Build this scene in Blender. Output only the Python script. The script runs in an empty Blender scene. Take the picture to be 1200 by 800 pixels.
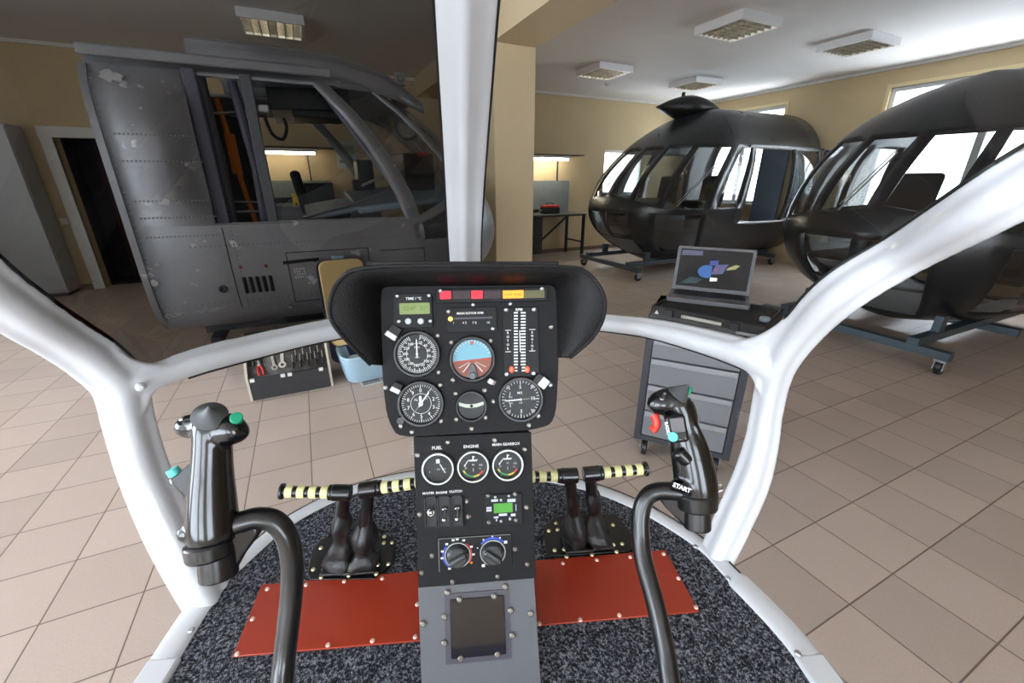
import bpy, bmesh, math, random
from mathutils import Vector, Matrix, Euler, noise
random.seed(7)
R = math.radians
SC = bpy.context.scene
COL = SC.collection
# ---------------------------------------------------------------- camera model (taken from the tile grid and the verticals)
FPX, PITCH, YAW, EYE = 487.0, R(21.15), R(25.45), 1.5
CP, SP = math.cos(PITCH), math.sin(PITCH)
CY, SY = math.cos(YAW), math.sin(YAW)

def C(x, y, z):                      # camera-levelled coordinates -> world (world X/Y run along the hall's walls)
    return Vector((CY*x + SY*y, -SY*x + CY*y, EYE + z))
def RAY(px, py):
    a = (px-600)/FPX; b = (400-py)/FPX
    v = C(a, CP+b*SP, -SP+b*CP); v.z -= EYE
    return v
def P(px, py, t):
    v = RAY(px, py)*t; v.z += EYE
    return v
EYEV = Vector((0, 0, EYE))
def ONZ(px, py, z):
    d = RAY(px, py); return EYEV + d*((z-EYE)/d.z)
def ONP(px, py, p0, n):
    d = RAY(px, py); return EYEV + d*((p0-EYEV).dot(n)/d.dot(n))

# ---------------------------------------------------------------- materials
def lin(c):
    return tuple(((x/255)/12.92 if x/255 <= .04045 else (((x/255)+.055)/1.055)**2.4) for x in c)
MATS = {}
def mat(name, rgb, rough=.5, metal=0, coat=0, bump=0, bscale=200, var=0, vscale=20, emit=0, ecol=None, spec=.5, alpha=1, dirt=None, dscale=8):
    if name in MATS: return MATS[name]
    m = bpy.data.materials.new(name); m.use_nodes = True
    nt = m.node_tree; b = nt.nodes['Principled BSDF']
    c = lin(rgb) + (1,)
    b.inputs['Base Color'].default_value = c
    b.inputs['Roughness'].default_value = rough
    b.inputs['Metallic'].default_value = metal
    b.inputs['Coat Weight'].default_value = coat
    b.inputs['Specular IOR Level'].default_value = spec
    tc = nt.nodes.new('ShaderNodeTexCoord')
    if var or dirt:
        n = nt.nodes.new('ShaderNodeTexNoise'); n.inputs['Scale'].default_value = vscale if not dirt else dscale; n.inputs['Detail'].default_value = 6
        nt.links.new(tc.outputs['Object'], n.inputs['Vector'])
        mx = nt.nodes.new('ShaderNodeMix'); mx.data_type = 'RGBA'
        rp = nt.nodes.new('ShaderNodeMapRange'); rp.inputs[1].default_value = .35; rp.inputs[2].default_value = .7
        nt.links.new(n.outputs[0], rp.inputs[0]); nt.links.new(rp.outputs[0], mx.inputs[0])
        mx.inputs[6].default_value = c
        mx.inputs[7].default_value = (lin(dirt)+(1,)) if dirt else tuple(x*(1-var) for x in c[:3]) + (1,)
        nt.links.new(mx.outputs[2], b.inputs['Base Color'])
    if bump:
        n = nt.nodes.new('ShaderNodeTexNoise'); n.inputs['Scale'].default_value = bscale; n.inputs['Detail'].default_value = 3
        nt.links.new(tc.outputs['Object'], n.inputs['Vector'])
        bp = nt.nodes.new('ShaderNodeBump'); bp.inputs['Strength'].default_value = bump; bp.inputs['Distance'].default_value = .002
        nt.links.new(n.outputs[0], bp.inputs['Height']); nt.links.new(bp.outputs[0], b.inputs['Normal'])
    if emit:
        b.inputs['Emission Color'].default_value = lin(ecol or rgb) + (1,)
        b.inputs['Emission Strength'].default_value = emit
    MATS[name] = m
    return m
def glass(name, tint, gloss=1.0, rough=0.0, base=.0):
    """thin pane: light passes straight through with a tint, fresnel reflection on top"""
    if name in MATS: return MATS[name]
    m = bpy.data.materials.new(name); m.use_nodes = True; nt = m.node_tree
    for n in list(nt.nodes): nt.nodes.remove(n)
    o = nt.nodes.new('ShaderNodeOutputMaterial'); mx = nt.nodes.new('ShaderNodeMixShader')
    t = nt.nodes.new('ShaderNodeBsdfTransparent'); g = nt.nodes.new('ShaderNodeBsdfGlossy')
    t.inputs[0].default_value = (*tint, 1); g.inputs['Roughness'].default_value = rough; g.inputs[0].default_value = (gloss, gloss, gloss, 1)
    lw = nt.nodes.new('ShaderNodeLayerWeight'); lw.inputs[0].default_value = .5
    pw = nt.nodes.new('ShaderNodeMath'); pw.operation = 'POWER'; pw.inputs[1].default_value = 5; nt.links.new(lw.outputs['Facing'], pw.inputs[0])
    mr = nt.nodes.new('ShaderNodeMath'); mr.operation = 'MULTIPLY_ADD'; mr.inputs[1].default_value = .9; mr.inputs[2].default_value = .04+base; mr.use_clamp = True
    nt.links.new(pw.outputs[0], mr.inputs[0]); nt.links.new(mr.outputs[0], mx.inputs[0])
    nt.links.new(t.outputs[0], mx.inputs[1]); nt.links.new(g.outputs[0], mx.inputs[2]); nt.links.new(mx.outputs[0], o.inputs[0])
    MATS[name] = m
    return m

# ---------------------------------------------------------------- mesh builder
W = {}                                # object -> its world matrix
def catmull(pts, n=6, closed=False):
    pts = [Vector(p) for p in pts]; out = []; N = len(pts)
    rng = range(N if closed else N-1)
    for i in rng:
        g = lambda k: pts[k % N] if closed else pts[max(0, min(N-1, k))]
        p0, p1, p2, p3 = g(i-1), g(i), g(i+1), g(i+2)
        for k in range(n):
            t = k/n
            out.append(.5*((2*p1) + (p2-p0)*t + (2*p0-5*p1+4*p2-p3)*t*t + (3*p1-3*p2+p3-p0)*t**3))
    if not closed: out.append(pts[-1])
    return out
def chaikin(pts, it=2, closed=True):
    for _ in range(it):
        o = []
        N = len(pts)
        for i in range(N if closed else N-1):
            a, b = pts[i], pts[(i+1) % N]
            o.append((a[0]*.75+b[0]*.25, a[1]*.75+b[1]*.25)); o.append((a[0]*.25+b[0]*.75, a[1]*.25+b[1]*.75))
        pts = o
    return pts
CIRC = lambda n=12: [(math.cos(2*math.pi*i/n), math.sin(2*math.pi*i/n)) for i in range(n)]

class MB:
    def __init__(s): s.v = []; s.f = []; s.m = []; s.cur = 0; s.M = Matrix.Identity(4)
    def add(s, vs, fs):
        o = len(s.v); s.v += [s.M @ Vector(v) for v in vs]
        s.f += [tuple(i+o for i in f) for f in fs]; s.m += [s.cur]*len(fs); return s
    def box(s, c, sz, rot=None, taper=1.0):
        x, y, z = [k/2 for k in sz]
        vs = [Vector((sx*x*(taper if sz_ > 0 else 1), sy*y*(taper if sz_ > 0 else 1), sz_*z)) for sx in (-1, 1) for sy in (-1, 1) for sz_ in (-1, 1)]
        if rot is not None:
            Rm = rot if isinstance(rot, Matrix) else Euler(rot).to_matrix()
            vs = [Rm.to_3x3() @ v for v in vs]
        vs = [v + Vector(c) for v in vs]
        return s.add(vs, [(0, 1, 3, 2), (4, 6, 7, 5), (0, 4, 5, 1), (2, 3, 7, 6), (0, 2, 6, 4), (1, 5, 7, 3)])
    def boxa(s, a, b):
        a = Vector(a); b = Vector(b); return s.box((a+b)/2, [abs(k) for k in (b-a)])
    def bar(s, p, q, w, h, up=(0, 0, 1)):
        p = Vector(p); q = Vector(q); d = (q-p); L = d.length; d.normalize(); up = Vector(up)
        if abs(d.dot(up)) > .99: up = Vector((1, 0, 0))
        x = d.cross(up).normalized(); z = x.cross(d)
        M = Matrix((x, d, z)).transposed()
        return s.box((p+q)/2, (w, L, h), M)
    def cyl(s, p, q, r, r2=None, n=16, cap=True):
        p = Vector(p); q = Vector(q); r2 = r if r2 is None else r2
        d = (q-p).normalized(); x = d.orthogonal().normalized(); y = d.cross(x)
        vs = []
        for c, rr in ((p, r), (q, r2)):
            for i in range(n):
                a = 2*math.pi*i/n; vs.append(c + (x*math.cos(a)+y*math.sin(a))*rr)
        fs = [(i, (i+1) % n, n+(i+1) % n, n+i) for i in range(n)]
        if cap: fs += [tuple(range(n-1, -1, -1)), tuple(range(n, 2*n))]
        return s.add(vs, fs)
    def lathe(s, prof, c=(0, 0, 0), axis=(0, 0, 1), n=28, ang=2*math.pi):
        """prof: (radius, height) pairs along the axis"""
        c = Vector(c); d = Vector(axis).normalized(); x = d.orthogonal().normalized() if abs(d.z) < .999 else Vector((1, 0, 0)); y = d.cross(x)
        vs = []; fs = []; k = len(prof)
        for i in range(n):
            a = ang*i/n
            for r, h in prof: vs.append(c + (x*math.cos(a)+y*math.sin(a))*r + d*h)
        for i in range(n):
            j = (i+1) % n
            for q in range(k-1): fs.append((i*k+q, j*k+q, j*k+q+1, i*k+q+1))
        return s.add(vs, fs)
    def ell(s, c, r, rot=None, n=16, m=10):
        c = Vector(c); r = (r, r, r) if isinstance(r, (int, float)) else r; vs = []; fs = []
        Rm = Matrix.Identity(3) if rot is None else (rot.to_3x3() if isinstance(rot, Matrix) else Euler(rot).to_matrix())
        for j in range(m+1):
            t = math.pi*j/m
            for i in range(n):
                a = 2*math.pi*i/n
                vs.append(c + Rm @ Vector((r[0]*math.sin(t)*math.cos(a), r[1]*math.sin(t)*math.sin(a), r[2]*math.cos(t))))
        for j in range(m):
            for i in range(n):
                fs.append((j*n+i, (j+1)*n+i, (j+1)*n+(i+1) % n, j*n+(i+1) % n))
        return s.add(vs, fs)
    def sweep(s, pts, prof, widths=None, ref=None, cap=True, heights=None, closed_prof=True):
        """prof: (w,h) points; ref(i,p,tangent) -> direction of h"""
        pts = [Vector(p) for p in pts]; n = len(prof); vs = []; up = None
        for i, p in enumerate(pts):
            d = (pts[min(i+1, len(pts)-1)] - pts[max(i-1, 0)]).normalized()
            if ref: hdir = Vector(ref(i, p, d))
            else:
                hdir = up if up is not None else (Vector((0, 0, 1)) if abs(d.z) < .9 else Vector((0, 1, 0)))
            hdir = (hdir - d*hdir.dot(d)).normalized(); up = hdir
            wdir = d.cross(hdir)
            w = 1 if widths is None else (widths[i] if not isinstance(widths, (int, float)) else widths)
            h = w if heights is None else (heights[i] if not isinstance(heights, (int, float)) else heights)
            for a, b in prof: vs.append(p + wdir*a*w + hdir*b*h)
        fs = []
        for i in range(len(pts)-1):
            for k in range(n if closed_prof else n-1):
                l = (k+1) % n
                fs.append((i*n+k, i*n+l, (i+1)*n+l, (i+1)*n+k))
        if cap and closed_prof:
            fs += [tuple(range(n-1, -1, -1)), tuple((len(pts)-1)*n+k for k in range(n))]
        return s.add(vs, fs)
    def tube(s, pts, r, n=10, sm=0, cap=True):
        if sm: pts = catmull(pts, sm)
        return s.sweep(pts, CIRC(n), widths=r, cap=cap)
    def grid(s, rows, closed=False):
        k = len(rows[0]); vs = [p for r in rows for p in r]; fs = []
        for i in range(len(rows)-1):
            for j in range(k if closed else k-1):
                l = (j+1) % k
                fs.append((i*k+j, i*k+l, (i+1)*k+l, (i+1)*k+j))
        return s.add(vs, fs)
    def prism(s, poly, d):
        """poly: list of 3d points, extruded by vector d"""
        poly = [Vector(p) for p in poly]; d = Vector(d); n = len(poly)
        vs = poly + [p+d for p in poly]
        return s.add(vs, [tuple(range(n-1, -1, -1)), tuple(range(n, 2*n))] + [(i, (i+1) % n, n+(i+1) % n, n+i) for i in range(n)])
    def rbox(s, cx, cy, w, h, z0, z1, r, n=5):
        """rounded rectangle plate in the XY plane"""
        pts = []
        for sx, sy, a0 in ((1, 1, 0), (-1, 1, 90), (-1, -1, 180), (1, -1, 270)):
            for k in range(n+1):
                a = R(a0 + 90*k/n); pts.append(Vector((cx+sx*(w/2-r)+r*math.cos(a), cy+sy*(h/2-r)+r*math.sin(a), z0)))
        return s.prism(pts, (0, 0, z1-z0))
    def ticks(s, r0, r1, a0, a1, n, w, z, skip=None, c=(0, 0)):
        for k in range(n+1):
            if skip and skip(k): continue
            a = R(90 - (a0 + (a1-a0)*k/n)); ca, sa = math.cos(a), math.sin(a)
            p = lambda r, o: Vector((c[0]+ca*r - sa*o, c[1]+sa*r + ca*o, z))
            s.add([p(r0, -w/2), p(r0, w/2), p(r1, w/2), p(r1, -w/2)], [(0, 3, 2, 1)])
        return s
    def arc(s, r0, r1, a0, a1, z, n=16, c=(0, 0)):
        rows = [[], []]
        for k in range(n+1):
            a = R(90 - (a0+(a1-a0)*k/n))
            rows[0].append(Vector((c[0]+r0*math.cos(a), c[1]+r0*math.sin(a), z))); rows[1].append(Vector((c[0]+r1*math.cos(a), c[1]+r1*math.sin(a), z)))
        return s.grid(rows)
    def text(s, txt, size, M, align='CENTER', bold=0.0):
        cu = bpy.data.curves.new('t', 'FONT'); cu.body = txt; cu.size = size; cu.align_x = align; cu.align_y = 'CENTER'; cu.offset = bold
        cu.resolution_u = 2
        ob = bpy.data.objects.new('t', cu); me = bpy.data.meshes.new_from_object(ob)
        vs = [(M if isinstance(M, Matrix) else Matrix.Translation(M)) @ v.co for v in me.vertices]
        s.add(vs, [tuple(p.vertices) for p in me.polygons])
        bpy.data.objects.remove(ob); bpy.data.curves.remove(cu); bpy.data.meshes.remove(me)
        return s
    def build(s, name, mats, parent=None, bevel=0, seg=2, smooth=True, world=True, angle=35, solid=0, sub=0, remesh=0, smoothit=0, recalc=True):
        me = bpy.data.meshes.new(name)
        vs = s.v
        if parent is not None and world:
            inv = W[parent].inverted(); vs = [inv @ v for v in vs]
        me.from_pydata([tuple(v) for v in vs], [], s.f)
        mats = mats if isinstance(mats, (list, tuple)) else [mats]
        for m in mats: me.materials.append(m)
        if len(mats) > 1: me.polygons.foreach_set('material_index', s.m)
        if recalc:
            bm = bmesh.new(); bm.from_mesh(me)
            bmesh.ops.remove_doubles(bm, verts=bm.verts, dist=1e-6)
            bmesh.ops.recalc_face_normals(bm, faces=bm.faces); bm.to_mesh(me); bm.free()
        if smooth:
            me.shade_smooth(); me.set_sharp_from_angle(angle=R(angle))
        me.update()
        o = bpy.data.objects.new(name, me); COL.objects.link(o)
        if parent is not None: o.parent = parent; W[o] = W[parent].copy()
        else: W[o] = Matrix.Identity(4)
        if remesh:
            md = o.modifiers.new('r', 'REMESH'); md.mode = 'VOXEL'; md.voxel_size = remesh; md.use_smooth_shade = True
        if smoothit:
            md = o.modifiers.new('s', 'SMOOTH'); md.factor = .6; md.iterations = smoothit
        if solid:
            md = o.modifiers.new('so', 'SOLIDIFY'); md.thickness = solid; md.offset = 0
        if bevel:
            md = o.modifiers.new('b', 'BEVEL'); md.width = bevel; md.segments = seg; md.limit_method = 'ANGLE'; md.angle_limit = R(40); md.harden_normals = False
        if sub:
            md = o.modifiers.new('su', 'SUBSURF'); md.levels = sub; md.render_levels = sub
        return o
def tag(o, label=None, cat=None, group=None, kind=None):
    if label: o['label'] = label
    if cat: o['category'] = cat
    if group: o['group'] = group
    if kind: o['kind'] = kind
    return o
def thing(name, label, cat, loc=(0, 0, 0), rot=None, group=None):
    o = bpy.data.objects.new(name, None); COL.objects.link(o); o.empty_display_size = .1
    M = Matrix.Translation(Vector(loc))
    if rot is not None: M = M @ (rot.to_4x4() if isinstance(rot, Matrix) else Euler(rot).to_matrix().to_4x4())
    o.matrix_world = M; W[o] = M
    return tag(o, label, cat, group)
def clone(o, parent=None, dM=None):
    c = o.copy(); COL.objects.link(c)
    if parent is not None: c.parent = parent
    W[c] = W[o].copy()
    for ch in [x for x in bpy.data.objects if x.parent == o]: clone(ch, c)
    return c
def put(o, loc, rot=None):
    M = Matrix.Translation(Vector(loc))
    if rot is not None: M = M @ Euler(rot).to_matrix().to_4x4()
    o.matrix_world = M; W[o] = M
def struct(o): o['kind'] = 'structure'; return o
SKY, EXPO = 16.0, 0.22
# ================================================================ THE HALL
X0, X1, Y0, Y1, ZC = -5.5, 8.45, -4.5, 8.13, 3.12
# ---- floor material: square stone tiles on a .3045 m grid
def floor_mat():
    m = bpy.data.materials.new('floor_tiles'); m.use_nodes = True; nt = m.node_tree; L = nt.links
    b = nt.nodes['Principled BSDF']
    tc = nt.nodes.new('ShaderNodeTexCoord'); sep = nt.nodes.new('ShaderNodeSeparateXYZ'); L.new(tc.outputs['Object'], sep.inputs[0])
    def math_(op, a, bb=None, c=None):
        n = nt.nodes.new('ShaderNodeMath'); n.operation = op
        for i, k in enumerate((a, bb, c)):
            if k is None: continue
            if isinstance(k, (int, float)): n.inputs[i].default_value = k
            else: L.new(k, n.inputs[i])
        return n.outputs[0]
    PI_ = .3045
    g = []; ids = []
    for k, off in ((0, -.1905), (1, 1.9755)):
        s = math_('DIVIDE', math_('SUBTRACT', sep.outputs[k], off), PI_)
        fr = math_('FRACT', s); ids.append(math_('FLOOR', s))
        d = math_('MINIMUM', fr, math_('SUBTRACT', 1.0, fr))
        g.append(d)
    dmin = math_('MINIMUM', g[0], g[1])
    mr = nt.nodes.new('ShaderNodeMapRange'); mr.inputs[1].default_value = .006; mr.inputs[2].default_value = .011
    L.new(dmin, mr.inputs[0])                                   # 0 in the grout, 1 on the tile
    cmb = nt.nodes.new('ShaderNodeCombineXYZ'); L.new(ids[0], cmb.inputs[0]); L.new(ids[1], cmb.inputs[1])
    wn = nt.nodes.new('ShaderNodeTexWhiteNoise'); wn.noise_dimensions = '2D'; L.new(cmb.outputs[0], wn.inputs['Vector'])
    ns = nt.nodes.new('ShaderNodeTexNoise'); ns.inputs['Scale'].default_value = 130; ns.inputs['Detail'].default_value = 4; L.new(tc.outputs['Object'], ns.inputs['Vector'])
    nl = nt.nodes.new('ShaderNodeTexNoise'); nl.inputs['Scale'].default_value = 1.6; nl.inputs['Detail'].default_value = 3; L.new(tc.outputs['Object'], nl.inputs['Vector'])
    f = math_('ADD', math_('MULTIPLY', wn.outputs['Value'], .35), math_('ADD', math_('MULTIPLY', ns.outputs[0], .5), math_('MULTIPLY', nl.outputs[0], .35)))
    mx = nt.nodes.new('ShaderNodeMix'); mx.data_type = 'RGBA'; L.new(f, mx.inputs[0])
    mx.inputs[6].default_value = lin((152, 137, 126))+(1,); mx.inputs[7].default_value = lin((192, 174, 161))+(1,)
    m2 = nt.nodes.new('ShaderNodeMix'); m2.data_type = 'RGBA'; L.new(mr.outputs[0], m2.inputs[0])
    m2.inputs[6].default_value = lin((104, 88, 78))+(1,); L.new(mx.outputs[2], m2.inputs[7])
    L.new(m2.outputs[2], b.inputs['Base Color'])
    rr = nt.nodes.new('ShaderNodeMapRange'); rr.inputs[3].default_value = .28; rr.inputs[4].default_value = .5; L.new(ns.outputs[0], rr.inputs[0]); L.new(rr.outputs[0], b.inputs['Roughness'])
    bp = nt.nodes.new('ShaderNodeBump'); bp.inputs['Strength'].default_value = .4; bp.inputs['Distance'].default_value = .002
    L.new(math_('ADD', mr.outputs[0], math_('MULTIPLY', ns.outputs[0], .15)), bp.inputs['Height']); L.new(bp.outputs[0], b.inputs['Normal'])
    return m
M_FLOOR = floor_mat()
M_WALL = mat('tan_wall_paint', (202, 180, 140), .7, var=.06, vscale=2, bump=.15, bscale=300)
M_COLUMN = mat('beige_column_paint', (226, 206, 170), .65, var=.04, vscale=2)
M_CEIL = mat('white_ceiling', (236, 233, 230), .8, var=.04, vscale=1.5)
M_TRIMW = mat('white_trim', (215, 214, 210), .45)
M_FRAMEW = mat('white_window_frame', (235, 236, 238), .35)
M_CLEAR = glass('clear_glass', (.93, .95, .96))
M_BLACKP = mat('black_plastic', (22, 22, 24), .45, bump=.1)
M_STEEL = mat('brushed_steel', (170, 172, 175), .35, 1)
M_CHROME = mat('chrome', (225, 225, 225), .15, 1)
M_DARKMET = mat('dark_steel', (55, 58, 62), .45, .6)
M_ALU = mat('aluminium', (190, 192, 195), .4, .9)

struct(MB().boxa((X0-.2, Y0-.2, -.12), (X1+.2, Y1+.2, 0)).build('floor', M_FLOOR, smooth=False))
struct(MB().boxa((X0-.2, Y0-.2, ZC), (X1+.2, Y1+.2, ZC+.15)).build('ceiling', M_CEIL, smooth=False))
def wall(name, axis, c, a0, a1, z0, z1, holes, m, th=.2, out=1):
    """wall in the plane axis=c running a0..a1; holes (b0,b1,h0,h1) cut right through"""
    xs = sorted({a0, a1, *[h[0] for h in holes], *[h[1] for h in holes]}); zs = sorted({z0, z1, *[h[2] for h in holes], *[h[3] for h in holes]})
    mb = MB()
    for i in range(len(xs)-1):
        for j in range(len(zs)-1):
            xm, zm = (xs[i]+xs[i+1])/2, (zs[j]+zs[j+1])/2
            if any(h[0] < xm < h[1] and h[2] < zm < h[3] for h in holes): continue
            if axis == 'x': mb.boxa((c, xs[i], zs[j]), (c+out*th, xs[i+1], zs[j+1]))
            else: mb.boxa((xs[i], c, zs[j]), (xs[i+1], c+out*th, zs[j+1]))
    return struct(mb.build(name, m, smooth=False))
WR = [(5.79, 7.42, 1.05, 2.83), (1.75, 4.15, 1.05, 2.83)]
WB = [(6.12, 7.25, 1.2, 2.13)]
WREAR = [(-5.0, -2.6, .9, 2.85), (-1.2, .6, .9, 2.85)]
WLEFT = [(-4.0, -.2, .5, 2.95), (.6, 4.4, .5, 2.95)]
DOOR = (-2.87, -1.67, 0, 2.04)
wall('wall_right', 'x', X1, Y0-.2, Y1+.2, 0, ZC, WR, M_WALL)
wall('wall_back', 'y', Y1, X0, X1, 0, ZC, WB+[DOOR], M_WALL)
wall('wall_front', 'y', Y0, X0, X1, 0, ZC, WREAR, M_WALL, out=-1)
wall('wall_left', 'x', X0, Y0-.2, Y1+.2, 0, ZC, WLEFT, M_WALL, out=-1)
def window(n, axis, c, a0, a1, z0, z1, out=1, mull=1, trans=.72, casing=True):
    f = MB(); g = MB(); w = .055
    def bx(p0, p1, q0, q1, d0, d1, mb=f):
        if axis == 'x': mb.boxa((c+out*d0, p0, q0), (c+out*d1, p1, q1))
        else: mb.boxa((p0, c+out*d0, q0), (p1, c+out*d1, q1))
    for (p0, p1, q0, q1) in ((a0, a1, z0, z0+w), (a0, a1, z1-w, z1), (a0, a0+w, z0+w, z1-w), (a1-w, a1, z0+w, z1-w)): bx(p0, p1, q0, q1, .06, .13)
    for k in range(mull):
        x = a0+(a1-a0)*(k+1)/(mull+1); bx(x-.045, x+.045, z0+w, z1-w, .065, .125)
    zt = z0+(z1-z0)*trans; 
    if trans: bx(a0+w, a1-w, zt-.03, zt+.03, .07, .12)
    bx(a0+.02, a1-.02, z0+.02, z1-.02, .094, .1, g)
    fr = struct(f.build('window_%d' % n, M_FRAMEW, smooth=False))
    gl = g.build('window_pane', M_CLEAR, fr, smooth=False, world=False)
    s = MB()
    if axis == 'x': s.boxa((c-out*.06, a0-.04, z0-.03), (c+out*.06, a1+.04, z0))
    else: s.boxa((a0-.04, c-out*.06, z0-.03), (a1+.04, c+out*.06, z0))
    s.build('window_sill', M_FRAMEW, fr, smooth=False, world=False)
    ld = bpy.data.lights.new('daylight_portal', 'AREA'); ld.shape = 'RECTANGLE'; ld.size = a1-a0; ld.size_y = z1-z0; ld.cycles.is_portal = True
    lo = bpy.data.objects.new('daylight_portal', ld); COL.objects.link(lo)
    lo.location = (c+out*.16, (a0+a1)/2, (z0+z1)/2) if axis == 'x' else ((a0+a1)/2, c+out*.16, (z0+z1)/2)
    d = Vector((-out, 0, 0)) if axis == 'x' else Vector((0, -out, 0))
    lo.rotation_euler = d.to_track_quat('-Z', 'Z').to_euler()
    return fr
n = 0
for h in WR: n += 1; window(n, 'x', X1, *h, mull=1)
for h in WB: n += 1; window(n, 'y', Y1, *h, mull=0, trans=0)
for h in WREAR: n += 1; window(n, 'y', Y0, *h, out=-1, mull=2)
for h in WLEFT: n += 1; window(n, 'x', X0, *h, out=-1, mull=3)
# pale plaster reveals round the tall right-hand windows
for k, h in enumerate(WR[:2]):
    r = MB()
    for (p0, p1, q0, q1) in ((h[0]-.05, h[0], h[2]-.05, h[3]+.05), (h[1], h[1]+.05, h[2]-.05, h[3]+.05), (h[0], h[1], h[3], h[3]+.05)):
        r.boxa((X1-.012, p0, q0), (X1+.06, p1, q1))
    struct(r.build('trim_%d' % (k+1), mat('cream_reveal', (226, 206, 160), .5), smooth=False))
# crown strips where walls meet the ceiling
c_ = MB(); c_.boxa((X0, Y1-.035, ZC-.04), (2.02, Y1, ZC)).boxa((2.52, Y1-.035, ZC-.04), (X1, Y1, ZC)); struct(c_.build('trim_3', M_TRIMW, smooth=False))
struct(MB().boxa((X1-.035, Y0, ZC-.04), (X1, Y1-.035, ZC)).build('trim_4', M_TRIMW, smooth=False))
struct(MB().boxa((X0, Y1-.015, 0), (DOOR[0]-.14, Y1, .08)).boxa((DOOR[1]+.14, Y1-.015, 0), (X1, Y1, .08)).build('baseboard_back', mat('brown_skirting', (120, 98, 80), .4), smooth=False))
# beam over a square column
struct(MB().boxa((2.02, Y0, 2.84), (2.52, Y1, ZC)).build('ceiling_beam', M_COLUMN, smooth=False))
struct(MB().boxa((2.02, 4.69, 0), (2.52, 5.19, 2.84)).build('column', M_COLUMN, bevel=.008))
# doorway at the left end
d = MB()
for (p0, p1, q0, q1) in ((DOOR[0]-.13, DOOR[0], 0, 2.04), (DOOR[1], DOOR[1]+.13, 0, 2.04), (DOOR[0]-.13, DOOR[1]+.13, 2.04, 2.17)):
    d.boxa((p0, Y1-.03, q0), (p1, Y1+.05, q1))
df = struct(d.build('door_1', M_TRIMW, bevel=.006))
al = MB()
al.boxa((DOOR[0]-.1, Y1+.9, 0), (DOOR[1]+.1, Y1+.95, 2.3)).boxa((DOOR[0]-.15, Y1+.2, 0), (DOOR[0]-.1, Y1+.9, 2.3)).boxa((DOOR[1]+.1, Y1+.2, 0), (DOOR[1]+.15, Y1+.9, 2.3)).boxa((DOOR[0]-.15, Y1+.2, 2.25), (DOOR[1]+.15, Y1+.95, 2.3)).boxa((DOOR[0]-.15, Y1+.2, -.05), (DOOR[1]+.15, Y1+.95, 0))
struct(al.build('wall_passage', mat('dark_passage', (52, 40, 36), .8), smooth=False))
cur = MB(); rows = [[], []]
for i in range(61):
    x = DOOR[0]+.25+.95*i/60; y = Y1+.45+.035*math.sin(i*1.05)
    rows[0].append(Vector((x, y, .05))); rows[1].append(Vector((x, y, 2.0)))
ct = thing('curtain', 'dark reddish brown curtain hanging in the dark doorway', 'curtain', (DOOR[0]+.7, Y1+.45, .05))
cur.grid(rows).build('cloth', mat('brown_curtain', (66, 38, 34), .9), ct, solid=.006)
MB().cyl((DOOR[0]-.1, Y1+.45, 2.02), (DOOR[1]+.1, Y1+.45, 2.02), .015).build('rail', M_DARKMET, ct)

# ---- ceiling lights
def ceiling_light(loc, label, lit, size=.6):
    t = thing('ceiling_light', label, 'ceiling light', loc, group='louvred ceiling lights'); h = .085; s = size/2
    b = MB().boxa((-s, -s, -.012), (s, s, 0))
    for (p, q) in (((-s, -s), (s, -s+.03)), ((-s, s-.03), (s, s)), ((-s, -s+.03), (-s+.03, s-.03)), ((s-.03, -s+.03), (s, s-.03))):
        b.boxa((p[0], p[1], -h), (q[0], q[1], -.012))
    b.build('housing', M_FRAMEW, t, world=False, smooth=False)
    l = MB()
    for k in range(1, 7):
        x = -s+.03+(size-.06)*k/7; l.boxa((x-.003, -s+.03, -h+.004), (x+.003, s-.03, -.035)); l.boxa((-s+.03, x-.003, -h+.004), (s-.03, x+.003, -.035))
    l.build('louvre', mat('louvre_metal', (150, 148, 140), .3, .8), t, world=False, smooth=False)
    for k in (-1.5, -.5, .5, 1.5):
        MB().cyl((k*.13, -s+.05, -.026), (k*.13, s-.05, -.026), .013, n=8).build('lamp_tube', mat('lit_lamp_tube_%d' % lit, (255, 246, 226), .3, emit=lit), t, world=False)
    return t
for (px, py, lab, lit) in ((708, 80, 'louvred ceiling light nearest the beige column', 14), (815, 95, 'louvred ceiling light just above the roof pod of the middle fuselage', 14),
                     (1006, 48, 'large louvred ceiling light closest to the right wall', 6), (865, 26, 'louvred ceiling light cut by the top edge, right of the column', 8),
                     (318, 24, 'brightly lit louvred ceiling light over the grey cockpit section', 40)):
    p = ONZ(px, py, ZC); ceiling_light((p.x, p.y, ZC), lab, lit, .62)
p = ONZ(712, 99, ZC-.02); sd = thing('smoke_detector', 'small round white smoke detector on the ceiling', 'smoke detector', (p.x, p.y, ZC))
MB().lathe([(0, -.045), (.02, -.045), (.03, -.035), (.05, -.02), (.055, 0), (0, 0)]).build('detector_body', M_FRAMEW, sd, world=False)

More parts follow.
